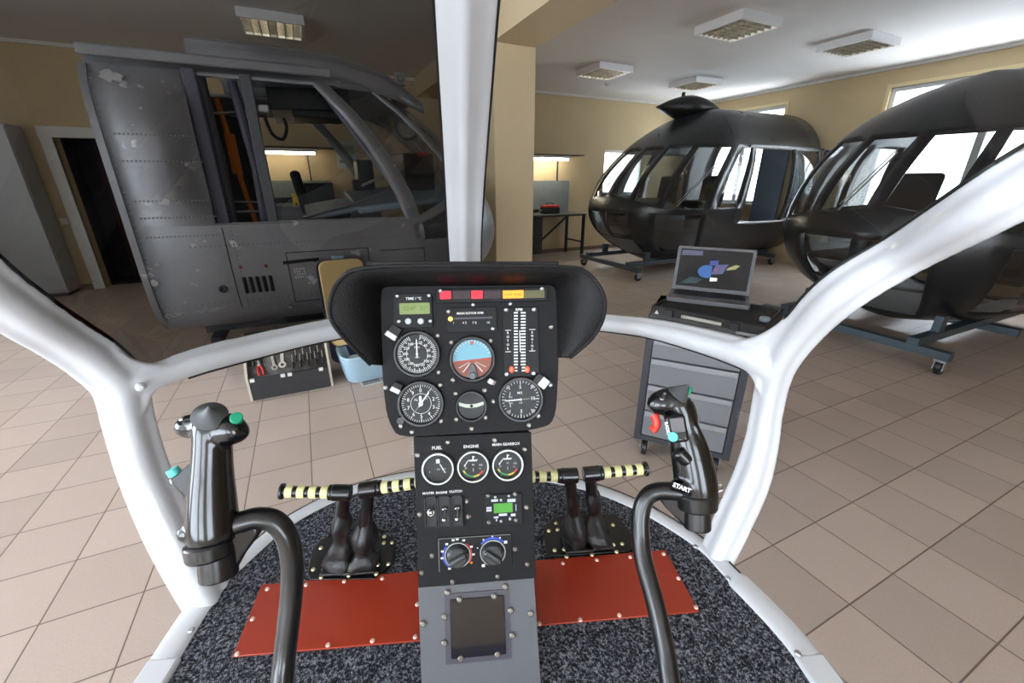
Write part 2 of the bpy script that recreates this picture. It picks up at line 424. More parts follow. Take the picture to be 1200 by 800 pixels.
# ---- work benches along the back wall
M_BENCH = mat('bench_grey_board', (120, 128, 128), .5, var=.1, vscale=6)
M_TOP = mat('bench_top', (70, 70, 68), .35)
M_DRAW = mat('bench_drawer_grey', (62, 66, 70), .4)
def workbench(x0, x1, label, lamp_label, z=.87):
    t = thing('workbench', label, 'workbench', ((x0+x1)/2, 7.75, 0), group='workbenches at the back wall')
    L = (x1-x0)/2
    MB().boxa((-L, -.38, z-.04), (L, .34, z)).build('bench_top', M_TOP, t, world=False, bevel=.004)
    MB().boxa((-L, .32, z), (L, .35, 1.5)).build('back_board', M_BENCH, t, world=False, smooth=False)
    for x in (-L+.03, L-.03):
        for y in (-.33, .3):
            MB().boxa((x-.025, y-.025, 0), (x+.025, y+.025, z-.04)).build('leg', M_DARKMET, t, world=False, smooth=False)
    c = MB().boxa((-L+.3, -.34, .12), (-L+.85, .3, z-.04)).build('drawer_cabinet', M_DRAW, t, world=False, bevel=.004)
    for k in range(4):
        MB().boxa((-L+.32, -.36, .15+k*.165), (-L+.83, -.341, .295+k*.165)).build('drawer', M_DRAW, t, world=False, bevel=.004)
    MB().bar((L-.03, -.3, .3), (L-.03, .28, .3), .03, .03).bar((-L+.9, .25, .1), (L-.05, .25, z-.08), .02, .04).build('brace', M_DARKMET, t, world=False, smooth=False)
    f = MB().boxa((L-.32, .3, 1.5), (L-.3, .33, 2.0)).boxa((-L, .3, 1.5), (-L+.02, .33, 2.0)).boxa((-L, -.02, 1.97), (L+.12, .33, 1.985)).build('lamp_frame', M_DARKMET, t, world=False, smooth=False)
    lp = thing('bench_lamp', lamp_label, 'fluorescent lamp', ((x0+x1)/2, 7.85, 1.9))
    MB().boxa((-L, -.06, .02), (L-.18, .06, .06)).build('lamp_housing', M_FRAMEW, lp, world=False, smooth=False)
    MB().cyl((-L+.02, 0, 0), (L-.2, 0, 0), .022, n=12).build('lamp_tube', mat('bench_lamp_tube', (255, 250, 230), .3, emit=60), lp, world=False)
    return t
workbench(3.35, 5.2, 'grey workbench with back board between column and middle fuselage', 'lit strip lamp over the workbench right of the column')
workbench(-1.6, .48, 'grey workbench with tools seen through the open cockpit side window', 'lit strip lamp seen through the open cockpit side window')
# small things standing on the benches
def simple(name, label, cat, loc, parts, group=None, rz=0):
    t = thing(name, label, cat, loc, (0, 0, rz), group)
    for nm, mb, m, kw in parts: mb.build(nm, m, t, world=False, **kw)
    return t
M_RED = mat('red_plastic', (190, 34, 30), .4); M_YEL = mat('yellow_plastic', (225, 190, 30), .4); M_ORG = mat('orange_strap', (240, 130, 30), .7)
simple('toolbox', 'black toolbox with red lid standing on the bench right of column', 'toolbox', (4.55, 7.75, .87),
       [('box', MB().box((0, 0, .06), (.36, .2, .12)), M_BLACKP, dict(bevel=.008)), ('lid', MB().box((0, 0, .14), (.35, .19, .045)), M_RED, dict(bevel=.01)), ('handle', MB().tube([(-.08, 0, .16), (-.06, 0, .2), (.06, 0, .2), (.08, 0, .16)], .009, 8, 3), M_BLACKP, {})])
simple('power_drill', 'black and red power drill lying on the bench beside the toolbox', 'power drill', (4.15, 7.7, .87),
       [('body', MB().cyl((-.1, 0, .06), (.1, 0, .07), .04, .035).cyl((-.04, 0, .05), (-.07, -.02, .01), .03, .035), M_BLACKP, {}), ('chuck', MB().cyl((.1, 0, .07), (.18, 0, .07), .022, .012), M_STEEL, {}), ('battery', MB().box((-.08, -.02, .025), (.1, .08, .05)), M_RED, dict(bevel=.006))])
simple('desk_lamp', 'dark jointed desk lamp at the left end of the right workbench', 'desk lamp', (3.85, 7.85, .87),
       [('base', MB().cyl((0, 0, 0), (0, 0, .02), .07), M_DARKMET, {}), ('arm', MB().tube([(0, 0, .02), (.06, 0, .2), (-.04, 0, .36)], .009, 8), M_DARKMET, {}), ('shade', MB().cyl((-.04, 0, .36), (.03, -.03, .3), .02, .055, cap=False), M_DARKMET, dict(solid=.003))])
simple('hacksaw', 'dark saw with a yellow handle on the left workbench board', 'saw', (-.12, 7.55, .9),
       [('blade', MB().boxa((-.4, -.006, .28), (-.02, .006, .36)), M_DARKMET, {}), ('handle', MB().box((.02, 0, .33), (.1, .03, .17)).box((.02, 0, .33), (.1, .03, .17)), M_YEL, dict(bevel=.02)), ('stand', MB().boxa((-.35, -.02, -.03), (-.32, .02, .28)).boxa((0, -.02, -.03), (.03, .02, .28)), M_DARKMET, {})])
simple('equipment_case', 'black electronics case stacked on the bench behind the grey cockpit', 'equipment case', (.25, 7.7, .87),
       [('body', MB().box((0, 0, .3), (.42, .4, .6)), M_BLACKP, dict(bevel=.012)), ('front_plate', MB().box((0, -.205, .33), (.36, .012, .42)), M_DARKMET, dict(bevel=.004))])
simple('wall_notice', 'white paper notice pinned on the back wall behind the grey cockpit', 'notice', (.78, Y1-.012, 1.9),
       [('sheet', MB().box((0, 0, 0), (.34, .006, .42)), mat('notice_paper', (200, 202, 200), .6), {}), ('print', MB().box((0, -.0045, .08), (.26, .002, .14)).box((0, -.0045, -.1), (.26, .002, .05)), mat('notice_print', (140, 146, 150), .6), {})])
simple('poster', 'small blue framed poster on the right wall between the fuselages', 'poster', (X1-.012, 4.72, 1.83),
       [('frame', MB().box((0, 0, 0), (.02, .34, .34)), mat('poster_blue', (52, 62, 110), .4), dict(bevel=.003)), ('print', MB().box((-.012, 0, 0), (.004, .27, .27)), mat('poster_print', (122, 110, 122), .5, dirt=(60, 80, 130), dscale=14), {})])
simple('light_switch', 'small white light switch on the wall between locker and doorway', 'light switch', (-3.065, Y1-.006, .97),
       [('cover', MB().box((0, 0, 0), (.075, .012, .08)), M_FRAMEW, dict(bevel=.003)), ('rocker', MB().box((0, -.008, 0), (.035, .008, .05)), M_TRIMW, dict(bevel=.002))])
# tall cabinet left of the doorway
simple('locker', 'tall pale grey metal locker beside the dark doorway', 'locker', (-3.75, 7.93, 0),
       [('body', MB().boxa((-.6, -.18, .05), (.62, .19, 2.15)), mat('locker_grey', (158, 160, 160), .4, .2), dict(bevel=.006)),
        ('door', MB().boxa((-.59, -.2, .08), (.0, -.18, 2.12)), mat('locker_grey', 0), dict(bevel=.004)),
        ('door', MB().boxa((.01, -.2, .08), (.61, -.18, 2.12)), mat('locker_grey', 0), dict(bevel=.004)),
        ('handle', MB().boxa((.04, -.22, 1.0), (.06, -.2, 1.15)), M_STEEL, {}), ('base', MB().boxa((-.57, -.15, 0), (.59, .16, .05)), M_DARKMET, {})])
# ================================================================ THE COCKPIT WE SIT IN
AZ = R(20.45)                                             # heading of the nose
FC = Vector((math.sin(AZ), math.cos(AZ), 0)); RC = Vector((math.cos(AZ), -math.sin(AZ), 0)); ZZ = Vector((0, 0, 1))
ZF = EYE-.80                                              # cockpit floor
M_SHELL = mat('white_shell_paint', (212, 214, 217), .3, coat=.35, var=.03, vscale=3)
M_SEAL = mat('black_rubber_seal', (14, 14, 14), .6)
M_CARPET = None
def carpet_mat():
    m = bpy.data.materials.new('speckled_carpet'); m.use_nodes = True; nt = m.node_tree; b = nt.nodes['Principled BSDF']
    tc = nt.nodes.new('ShaderNodeTexCoord'); n = nt.nodes.new('ShaderNodeTexNoise'); n.inputs['Scale'].default_value = 210; n.inputs['Detail'].default_value = 6; n.inputs['Roughness'].default_value = .8
    nt.links.new(tc.outputs['Object'], n.inputs['Vector'])
    cr = nt.nodes.new('ShaderNodeValToRGB'); e = cr.color_ramp.elements
    e[0].position = .40; e[0].color = (*lin((16, 17, 20)), 1); e[1].position = .62; e[1].color = (*lin((168, 170, 180)), 1)
    x = e.new(.5); x.color = (*lin((50, 52, 58)), 1)
    nt.links.new(n.outputs[0], cr.inputs[0]); nt.links.new(cr.outputs[0], b.inputs['Base Color'])
    b.inputs['Roughness'].default_value = .95; b.inputs['Specular IOR Level'].default_value = .1
    bp = nt.nodes.new('ShaderNodeBump'); bp.inputs['Strength'].default_value = .8; bp.inputs['Distance'].default_value = .004
    nt.links.new(n.outputs[0], bp.inputs['Height']); nt.links.new(bp.outputs[0], b.inputs['Normal'])
    return m
M_CARPET = carpet_mat()
CK = thing('helicopter_cockpit', 'white framed bubble cockpit around the viewer with carpeted floor and windshield', 'cockpit', C(0, .3, -.80))

def path(lst):
    pts, ws = [], []
    for e in lst:
        if e[0] == 'c': pts.append(C(*e[1:4])); ws.append(e[4])
        else: pts.append(P(e[0], e[1], e[2])); ws.append(e[3]*e[2]/FPX)
    n = 8; dp = catmull(pts, n); dw = [v.x for v in catmull([Vector((w, 0, 0)) for w in ws], n)]
    return dp, dw
LF = [('c', -.46, -.35, .42, .045), ('c', -.58, .1, .36, .045), (-330, 60, .36, 62), (-60, 304, .50, 37), (25, 366, .575, 30), (75, 397, .64, 27.5), (113, 423, .69, 27), (141, 453, .73, 25.5), (153, 500, .76, 24), (172, 560, .80, 24), (199, 620, .82, 25), (227, 672, .84, 25), (248, 712, .855, 23)]
RF = [('c', .45, -.35, .42, .045), ('c', .52, .1, .36, .045), (1400, 95, .37, 50), (1175, 230, .46, 37), (1058, 298, .62, 27), (985, 343, .70, 26), (941, 386, .79, 22), (911, 430, .86, 19), (899, 478, .9, 17), (892, 520, .91, 18), (879, 565, .93, 20), (858, 612, .94, 20), (838, 655, .95, 19)]
BOW = [(160, 446, .735, 13), (190, 437, .77, 15), (240, 420, .83, 16), (300, 405, .91, 15), (365, 390, 1.0, 13.5), (420, 380, 1.09, 13), (480, 372, 1.16, 12), (548, 368, 1.19, 12), (630, 370, 1.17, 11), (700, 377, 1.13, 10.5), (760, 384, 1.05, 12), (820, 398, .97, 15), (870, 413, .90, 18), (904, 428, .87, 20)]
CPOST = [(549, 372, 1.19, 17), (545, 300, 1.09, 19), (544.5, 230, .94, 22.5), (545, 160, .79, 27), (545.5, 90, .665, 32), (546, 25, .575, 36.5), (547, -60, .49, 43), (548, -170, .415, 52), ('c', -.03, .28, .42, .043), ('c', 0, -.2, .45, .043)]
CAM0 = EYEV
def toview(i, p, d): return (CAM0 - p)
prof_side = chaikin([(-1, -.32), (-1, .12), (-.62, .2), (-.45, .55), (-.18, .78), (.18, .78), (.45, .55), (.62, .2), (1, .12), (1, -.32), (.5, -.5), (-.5, -.5)], 2)
prof_bow = chaikin([(-1, -.3), (-1, .1), (-.55, .3), (-.3, .75), (.25, .85), (.7, .6), (1, .1), (1, -.3), (.5, -.7), (-.5, -.7)], 2)
prof_post = chaikin([(-1, -.15), (-1, .05), (-.55, .22), (-.25, .55), (.05, .62), (.3, .42), (.62, .2), (1, .05), (1, -.15), (.6, -.45), (-.6, -.45)], 2)
lp, lw = path(LF); rp, rw = path(RF); bp_, bw = path(BOW); pp, pw = path(CPOST)
fr = MB().sweep(lp, prof_side, lw, toview).sweep(rp, prof_side, rw, toview).sweep(bp_, prof_bow, bw, toview)
def web(c0, a, b, th=.014):
    """flat concave-edged filler in the corner between two members"""
    c0, a, b = P(*c0), P(*a), P(*b); pts = [c0]
    for k in range(11):
        t = k/10; pts.append(a*(1-t)**2 + (c0*.75+(a+b)*.125)*2*t*(1-t) + b*t*t)
    n = (a-c0).cross(b-c0).normalized(); n = n if n.dot(CAM0-c0) > 0 else -n
    fr.prism([p - n*th/2 for p in pts], n*th)
web((158, 436, .735), (136, 408, .70), (205, 424, .785)); web((166, 452, .745), (172, 482, .76), (212, 440, .79))
web((896, 406, .86), (925, 366, .80), (850, 399, .925), .02); web((892, 426, .875), (888, 462, .89), (846, 418, .93), .02)
fr.ell(P(898, 424, .868), .024).ell(P(893, 408, .872), .022).ell(P(886, 418, .885), .018).ell(P(160, 447, .737), .017)
fr.build('windshield_frame', M_SHELL, CK, remesh=.0042, smoothit=9)
fr_c = MB().sweep(pp, prof_post, pw, toview).build('centre_post', M_SHELL, CK)
# bolt at the left joint
MB().ell(P(165, 453, .715), .008).cyl(P(165, 453, .715), P(165, 454, .702), .0035).build('bolt', M_SHELL, CK)

# floor outline (from the rim) ------------------------------------------------
rimpx = [(187, 790), (214, 745), (246, 697), (263, 680), (290, 655), (318, 630), (352, 606), (395, 584.5), (440, 569), (490, 559), (548, 556), (605, 558), (660, 566), (705, 578), (750, 597), (790, 620), (826, 645), (852, 672), (885, 705), (920, 742), (955, 785)]
def cz(px, py, dz=0): return ONZ(px, py, ZF+dz)
rim = [cz(*k) for k in rimpx]
rim = catmull(rim, 5)
back = [rim[-1] - FC*.75, rim[0] - FC*.75]
ctr = sum(rim, Vector())/len(rim)
def edge_off(pts, d):
    out = []
    for i, p in enumerate(pts):
        t = (pts[min(i+1, len(pts)-1)] - pts[max(i-1, 0)]).normalized(); nrm = Vector((t.y, -t.x, 0))
        out.append(p + nrm*d)
    return out
shell = MB()
poly = [p+Vector((0, 0, -.035)) for p in edge_off(rim, -.012)] + [q+Vector((0, 0, -.035)) for q in back]
shell.prism(poly, (0, 0, .03))
shell.build('floor_shell', M_SHELL, CK, smooth=False)
prof_rim = chaikin([(-1, -.6), (-1, .3), (-.6, .55), (.3, .55), (.9, .3), (1, -.6)], 1)
rw_ = []
for i in range(len(rim)):
    f = i/(len(rim)-1); rw_.append(.019 if .12 < f < .87 else .028)
MB().sweep([p+Vector((0, 0, .004)) for p in rim] , prof_rim, rw_, lambda i, p, d: (0, 0, 1), heights=.018).build('floor_rim', M_SHELL, CK)
MB().sweep([p+Vector((0, 0, .006)) for p in edge_off(rim, -.022)][14:-14], CIRC(6), .003).build('window_seal', M_SEAL, CK)
# straight sills running back on both sides
for s, q in ((0, rim[0]), (1, rim[-1])):
    MB().bar(q+FC*.02, q - FC*.75, .056, .03).build('door_sill', M_SHELL, CK, bevel=.006)
cpoly = [p+Vector((0, 0, -.005)) for p in edge_off(rim, .012)] + [q+Vector((0, 0, -.005)) for q in back]
MB().prism(cpoly, (0, 0, .012)).build('carpet', M_CARPET, CK, smooth=False)
# sill bolts
for px, py in ((224, 738), (853, 677), (935, 765), (815, 640)):
    c0 = cz(px, py, .016); MB().lathe([(0, .003), (.0045, .0024), (.006, 0)], c0, n=10).build('bolt', M_STEEL, CK)

# windshield panes (tinted) and lower nose panes (clear) ------------------------
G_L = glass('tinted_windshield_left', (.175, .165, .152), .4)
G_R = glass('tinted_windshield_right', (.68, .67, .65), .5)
G_N = glass('clear_nose_glass', (.96, .96, .96), .12)
def resample(pts, n):
    L = [0]
    for a, b in zip(pts, pts[1:]): L.append(L[-1]+(b-a).length)
    out = []; j = 0
    for k in range(n):
        s = L[-1]*k/(n-1)
        while j < len(L)-2 and L[j+1] < s: j += 1
        out.append(pts[j].lerp(pts[j+1], (s-L[j])/max(1e-9, L[j+1]-L[j])))
    return out
def coons(bottom, top, left, right, nu=24, nv=20):
    B_, T_, L_, R_ = resample(bottom, nu), resample(top, nu), resample(left, nv), resample(right, nv)
    rows = []
    for j in range(nv):
        v = j/(nv-1); row = []
        for i in range(nu):
            u = i/(nu-1)
            p = B_[i]*(1-v)+T_[i]*v + L_[j]*(1-u)+R_[j]*u - (B_[0]*(1-u)*(1-v)+B_[-1]*u*(1-v)+T_[0]*(1-u)*v+T_[-1]*u*v)
            row.append(p)
        rows.append(row)
    return rows
def idx(lst, k): return k*8
ib = 7*8                                                  # bow point under the centre post
lnode = 7*8; rnode = 7*8
l_up = lp[2*8:lnode+1][::-1]; r_up = rp[2*8:rnode+1][::-1]; c_up = pp[0:8*8+1]
def back_off(pts, d=.012): return [p + (p-CAM0).normalized()*d for p in pts]
for nm, up, bw_, g in (('windshield_pane', l_up, bp_[:ib+1][::-1], G_L), ('windshield_pane', r_up, bp_[ib:], G_R)):
    bot, side, cen = back_off(bw_), back_off(up), back_off(c_up)
    e0, e1 = cen[-1], side[-1]; top = [e0.lerp(e1, k/10) + ZZ*.10*math.sin(math.pi*k/10) for k in range(11)]
    bot[0] = cen[0]; bot[-1] = side[0]
    MB().grid(coons(bot, top, cen, side)).build(nm, g, CK)
nose_l = lp[lnode:][:]; 
ri = lambda f: rim[int(f*(len(rim)-1))]
low = [p for p in rim if True]
# nose panes: bow -> floor rim
nl = min(range(len(rim)), key=lambda i: (rim[i]-lp[-1]).length); nr = min(range(len(rim)), key=lambda i: (rim[i]-rp[-1]).length)
MB().grid(coons(back_off(bp_), [p-FC*0+ZZ*.01 for p in edge_off(rim, -.01)[nl:nr+1]], back_off(lp[lnode:]), back_off(rp[rnode:]))).build('nose_pane', G_N, CK)
# black seals along the edges of the tinted panes
def offset_in_view(pts, ws, side, extra=.0):
    out = []
    for i, p in enumerate(pts):
        t = (pts[min(i+1, len(pts)-1)] - pts[max(i-1, 0)]).normalized(); w = t.cross(CAM0-p).normalized()
        out.append(p + w*(ws[i]+extra)*side)
    return out
for pts, ws, sd_, a, b in ((lp, lw, -1, 16, 56), (rp, rw, 1, 16, 56), (pp, pw, 1, 0, 66), (pp, pw, -1, 0, 66), (bp_, bw, 1, 12, 100)):
    q = offset_in_view(pts, ws, sd_, -.0005)[a:b]
    MB().tube(q, .0028, 6).build('window_seal', M_SEAL, CK)

# ---------------------------------------------------------------- instrument panel
M_PANEL = mat('panel_black', (19, 18, 19), .6, spec=.25, bump=.25, bscale=900)
M_PANEL2 = mat('panel_black_smooth', (14, 14, 15), .45, spec=.25)
M_HOOD = mat('hood_leather', (21, 20, 20), .55, spec=.3, bump=.6, bscale=500)
M_DIAL = mat('dial_black', (12, 12, 14), .5)
M_WHITE = mat('white_marking', (225, 225, 222), .5)
M_BEZEL = mat('bezel_black', (24, 24, 26), .35)
M_SILVER = mat('silver_ring', (176, 180, 178), .28, .9)
M_SCREW = mat('dark_screw', (128, 124, 116), .35, .9)
M_COVER = glass('dial_cover_glass', (.96, .96, .96), .12, .3, .0)
M_LCD = mat('green_lcd', (112, 128, 68), .4, emit=.25)
def plane_frame(px, py, t, tilt, yawx=0.0):
    """panel facing the seat: X right, Y up along the panel, Z out of it"""
    up = (math.cos(tilt)*ZZ + math.sin(tilt)*FC)
    n = RC.cross(up)
    return P(px, py, t), Matrix((RC, up, n)).transposed()
class Panel:
    def __init__(s, px, py, t, tilt): s.o, s.R = plane_frame(px, py, t, tilt); s.n = s.R.col[2].copy(); s.Ri = s.R.transposed()
    def l(s, px, py, z=0):
        w = ONP(px, py, s.o + s.n*z, s.n); q = s.Ri @ (w - s.o); return Vector((q.x, q.y, z))
PA = Panel(551, 420, .69, R(19))
PT = thing('instrument_panel', 'black instrument panel with dials, warning lights and flared black hood', 'instrument panel', PA.o, PA.R)
out_px = [(452, 333), (645, 331), (654, 342), (655, 420), (652, 482), (645, 498), (622, 504), (550, 508), (481, 512), (463, 509), (452, 484), (446, 413), (444, 345)]
out = [PA.l(*k) for k in out_px]
def rounded(poly, r=.2):
    o = []; n = len(poly)
    for i in range(n):
        a, b, c = poly[i-1], poly[i], poly[(i+1) % n]
        for t in (0, .5, 1): o.append((b+(a-b)*r)*(1-t)**2 + b*2*t*(1-t) + (b+(c-b)*r)*t*t)
    return o
out_r = rounded(out, .3)
MB().prism([p+Vector((0, 0, -.004)) for p in out_r], (0, 0, .004)).build('face_plate', M_PANEL, PT, world=False, bevel=.0008)
MB().prism([p*.985+Vector((0, 0, -.075)) for p in out_r], (0, 0, .071)).build('rear_housing', M_PANEL2, PT, world=False, bevel=.003)
# hood: top visor + two flared wings as one lofted skin
inner = [(448, 428), (447, 405), (446, 375), (446, 347), (450, 336), (470, 334.5), (550, 334), (630, 333), (648, 335), (652, 345), (653, 370), (653.5, 400), (653.5, 419)]
outer = [(434, 427), (412, 405), (391, 380), (386, 358), (397, 330), (428, 314), (550, 311), (654, 312.5), (686, 318), (706, 342), (708, 368), (695, 395), (668, 419)]
zo = [.02, .045, .065, .07, .07, .075, .075, .075, .07, .07, .062, .04, .015]
ii = catmull([PA.l(*k, 0)-Vector((0, 0, .002)) for k in inner], 5); oo = catmull([PA.l(*k, z) for k, z in zip(outer, zo)], 5)
mid = [(a+b)/2 + Vector((0, 0, .004)) + (b-a).cross(Vector((0, 0, 1)))*0 for a, b in zip(ii, oo)]
hood = MB().grid([ii, mid, oo]).build('hood', M_HOOD, PT, world=False, solid=.004)
MB().tube(oo, .0032, 8).build('hood_edge', M_HOOD, hood, world=False)
vis = [PA.l(430, 311, .076), PA.l(655, 311, .076), PA.l(655, 313, .0), PA.l(430, 313, 0)]
MB().prism(vis, (0, .006, 0)).build('visor_strip', M_HOOD, hood, world=False, bevel=.0015)

def screw(panel, px, py, parent, r=.0042, m=None, local=None):
    c = panel.l(px, py) if local is None else local
    mb = MB(); mb.lathe([(0, .0022), (r*.6, .0022), (r, .0008), (r, 0)], c, n=10)
    a = (px*7+py*3) % 3; d = Vector((math.cos(a), math.sin(a), 0))*r*.8; mb.bar(c-d+Vector((0, 0, .0021)), c+d+Vector((0, 0, .0021)), .0009, .0012)
    return mb.build('screw', m or M_SCREW, parent, world=False)
for k in ((454, 391), (473, 432), (513, 393), (514, 436), (529, 401), (575, 399), (531, 445), (646, 383), (483, 506), (553, 502), (620, 498), (516, 451), (517, 493), (534, 461), (568, 457), (535, 491), (569, 489), (578, 470), (631, 487), (645, 451), (548, 331), (621, 330), (470, 499), (452, 454)):
    screw(PA, k[0], k[1], PT)

def gauge(pan, parent, px, py, r, name, ring, label=None):
    """bezel with glass; returns part object and local centre"""
    c = pan.l(px, py)
    o = MB().lathe([(r*1.0, 0), (r*1.0, .006), (r*.96, .008), (r*.88, .008), (r*.84, .004), (r*.84, .0005)], c, n=40).build(name, ring, parent, world=False)
    MB().lathe([(0, .0012), (r*.85, .0012)], c, n=40).build('dial', M_DIAL, o, world=False)
    if label: o['label'] = label
    return o, c
def cover(o, c, r): MB().lathe([(0, .0065), (r*.5, .0062), (r*.86, .005)], c, n=32).build('cover_glass', M_COVER, o, world=False)
def needle(o, c, ang, r, w=.0016, tail=.25, z=.0035, m=None, name='needle'):
    a = R(90-ang); d = Vector((math.cos(a), math.sin(a), 0)); s = Vector((-d.y, d.x, 0)); cc = c+Vector((0, 0, z))
    MB().prism([cc - d*r*tail - s*w, cc - d*r*tail + s*w, cc + d*r*.85 + s*w, cc + d*r, cc + d*r*.85 - s*w], (0, 0, .0006)).cyl(cc-Vector((0, 0, .001)), cc+Vector((0, 0, .0012)), w*1.8, n=10).build(name, m or M_WHITE, o, world=False)
def T(c, dx, dy, z=.0018, rot=0): return Matrix.Translation((c.x+dx, c.y+dy, z)) @ Matrix.Rotation(rot, 4, 'Z')
RR = .0385
# airspeed
o, c = gauge(PA, PT, 489, 414.5, RR, 'airspeed_indicator', M_BEZEL)
mk = MB(); mk.ticks(RR*.68, RR*.82, 12, 335, 54, .0011, .0018, c=(c.x, c.y)); mk.ticks(RR*.62, RR*.82, 12, 335, 18, .0014, .0018, c=(c.x, c.y))
for k, s in enumerate(('20', '40', '60', '80', '100', '120', '140', '160', '180', '200', '220', '240')):
    a = R(90-(18+k*28.2)); mk.text(s, .0062, T(c, math.cos(a)*RR*.5, math.sin(a)*RR*.5), bold=.0001)
mk.text('MPH', .0045, T(c, 0, RR*.28)); mk.text('KTS', .004, T(c, 0, -RR*.15)).arc(RR*.44, RR*.455, 0, 360, .0018, 40, (c.x, c.y))
mk.build('markings', M_WHITE, o, world=False, recalc=False, smooth=False); needle(o, c, 0, RR*.66, .0011, .25); cover(o, c, RR)
# altimeter
o, c = gauge(PA, PT, 493.5, 472.5, RR, 'altimeter', M_BEZEL)
mk = MB(); mk.ticks(RR*.72, RR*.82, 0, 360, 50, .0009, .0018, c=(c.x, c.y)).ticks(RR*.66, RR*.82, 0, 360, 10, .0014, .0018, c=(c.x, c.y))
for k in range(10): a = R(90-k*36); mk.text(str(k), .0085, T(c, math.cos(a)*RR*.56, math.sin(a)*RR*.56), bold=.0001)
mk.text('ALT', .006, T(c, -RR*.15, RR*.17)).arc(RR*.42, RR*.44, 0, 360, .0018, 40, (c.x, c.y)).text('FEET', .0035, T(c, RR*.2, RR*.2))
mk.build('markings', M_WHITE, o, world=False, recalc=False, smooth=False); needle(o, c, 36, RR*.66, .0012); needle(o, c, -3, RR*.36, .0022, .2); needle(o, c, 218, RR*.4, .0006, .1, m=M_SCREW); cover(o, c, RR)
# attitude indicator
o, c = gauge(PA, PT, 553.5, 420.5, RR, 'attitude_indicator', M_BEZEL)
sky = MB(); gnd = MB()
def seg(mb, r, a0, a1, z, n=24):
    pts = [Vector((c.x+r*math.cos(R(a0+(a1-a0)*k/n)), c.y+r*math.sin(R(a0+(a1-a0)*k/n)), z)) for k in range(n+1)]
    mb.add(pts, [tuple(range(n+1))])
seg(sky, RR*.83, 2, 190, .0015); seg(gnd, RR*.83, 188, 364, .0015)
sky.build('sky_half', mat('horizon_sky_blue', (120, 178, 196), .5), o, world=False, smooth=False); gnd.build('ground_half', mat('horizon_ground_brown', (142, 74, 52), .5), o, world=False, smooth=False)
mk = MB(); mk.ticks(RR*.7, RR*.82, -70, 70, 14, .0012, .002, c=(c.x, c.y))
for a in (-62, -40, 40, 62): mk.add([Vector((c.x+math.sin(R(a))*k*RR, c.y-.002-math.cos(R(a))*k*RR, .002)) + Vector((w, 0, 0)) for k, w in ((.15, -.0006), (.15, .0006), (.66, .0012), (.66, -.0012))], [(0, 1, 2, 3)])
mk.build('markings', M_WHITE, o, world=False, recalc=False, smooth=False)
hb = MB().add([c+Vector((x*RR*.83, y*RR*.83, .0022)) for x, y in ((-.99, -.16), (.99, .0), (.99, .05), (-.99, -.1))], [(0, 1, 2, 3)]).build('horizon_bar', M_RED, o, world=False, smooth=False)
MB().prism([c+Vector((x, y, .004)) for x, y in ((-.003, -.008), (.003, -.008), (.009, -.03), (-.009, -.03))], (0, 0, .003)).lathe([(0, .007), (.006, .007), (.006, 0)], c+Vector((0, -.027, .004))).build('cage_knob', mat('grey_knob', (80, 82, 84), .4), o, world=False, bevel=.001)
MB().prism([c+Vector((x, y, .0035)) for x, y in ((-.003, .029), (.003, .029), (0, .022))], (0, 0, .001)).build('pointer', mat('coral_red', (220, 70, 60), .5), o, world=False, smooth=False); cover(o, c, RR)
# slip indicator
o, c = gauge(PA, PT, 552.5, 475.5, .0262, 'slip_indicator', M_BEZEL)
MB().prism([c+Vector((x, y, .0018)) for x, y in ((-.0205, .002), (-.01, -.0015), (0, -.0027), (.01, -.0015), (.0205, .002), (.0205, .0075), (.01, .0045), (0, .0035), (-.01, .0045), (-.0205, .0075))], (0, 0, .002)).build('curved_tube', mat('pale_tube', (205, 212, 196), .25), o, world=False, smooth=False)
MB().ell(c+Vector((0, .0005, .004)), .0026, n=12, m=8).build('ball', M_DIAL, o, world=False); cover(o, c, .0262)
# vertical speed
o, c = gauge(PA, PT, 610, 467.5, RR, 'vertical_speed_indicator', M_BEZEL)
mk = MB(); mk.ticks(RR*.72, RR*.83, -180, 180, 36, .001, .0018, c=(c.x, c.y)).ticks(RR*.64, RR*.83, -90, 270, 8, .0014, .0018, skip=lambda k: k == 0, c=(c.x, c.y))
for s, a in (('5', 0), ('10', 88), ('5', 178), ('1', -60), ('1', -120)): q = R(90-a); mk.text(s, .008, T(c, math.cos(q)*RR*.53, math.sin(q)*RR*.53), bold=.0001)
mk.text('M/S', .0058, T(c, -.001, RR*.28), bold=.0001).text('x.5', .0045, T(c, 0, -RR*.15)).text('UP', .004, T(c, -RR*.42, RR*.1)).text('DN', .004, T(c, -RR*.42, -RR*.16)).arc(RR*.5, RR*.52, -60, -80, .0018, 6, (c.x, c.y)).arc(RR*.5, RR*.52, -100, -120, .0018, 6, (c.x, c.y))
mk.build('markings', M_WHITE, o, world=False, recalc=False, smooth=False); needle(o, c, -93, RR*.72, .0011, .0); needle(o, c, 87, RR*.4, .0008, 0, m=M_SCREW); cover(o, c, RR)

def rect(pan, x0, y0, x1, y1):
    a, b, c2, d = pan.l(x0, y0), pan.l(x1, y0), pan.l(x1, y1), pan.l(x0, y1)
    cx = (a+b+c2+d)/4; return cx, ((b-a).length+(c2-d).length)/2, ((a-d).length+(b-c2).length)/2
def plate(pan, parent, name, box_, m, z0=0, z1=.003, r=.002, bev=0):
    c, w, h = rect(pan, *box_); o = MB().rbox(c.x, c.y, w, h, z0, z1, r).build(name, m, parent, world=False, bevel=bev); return o, c, w, h
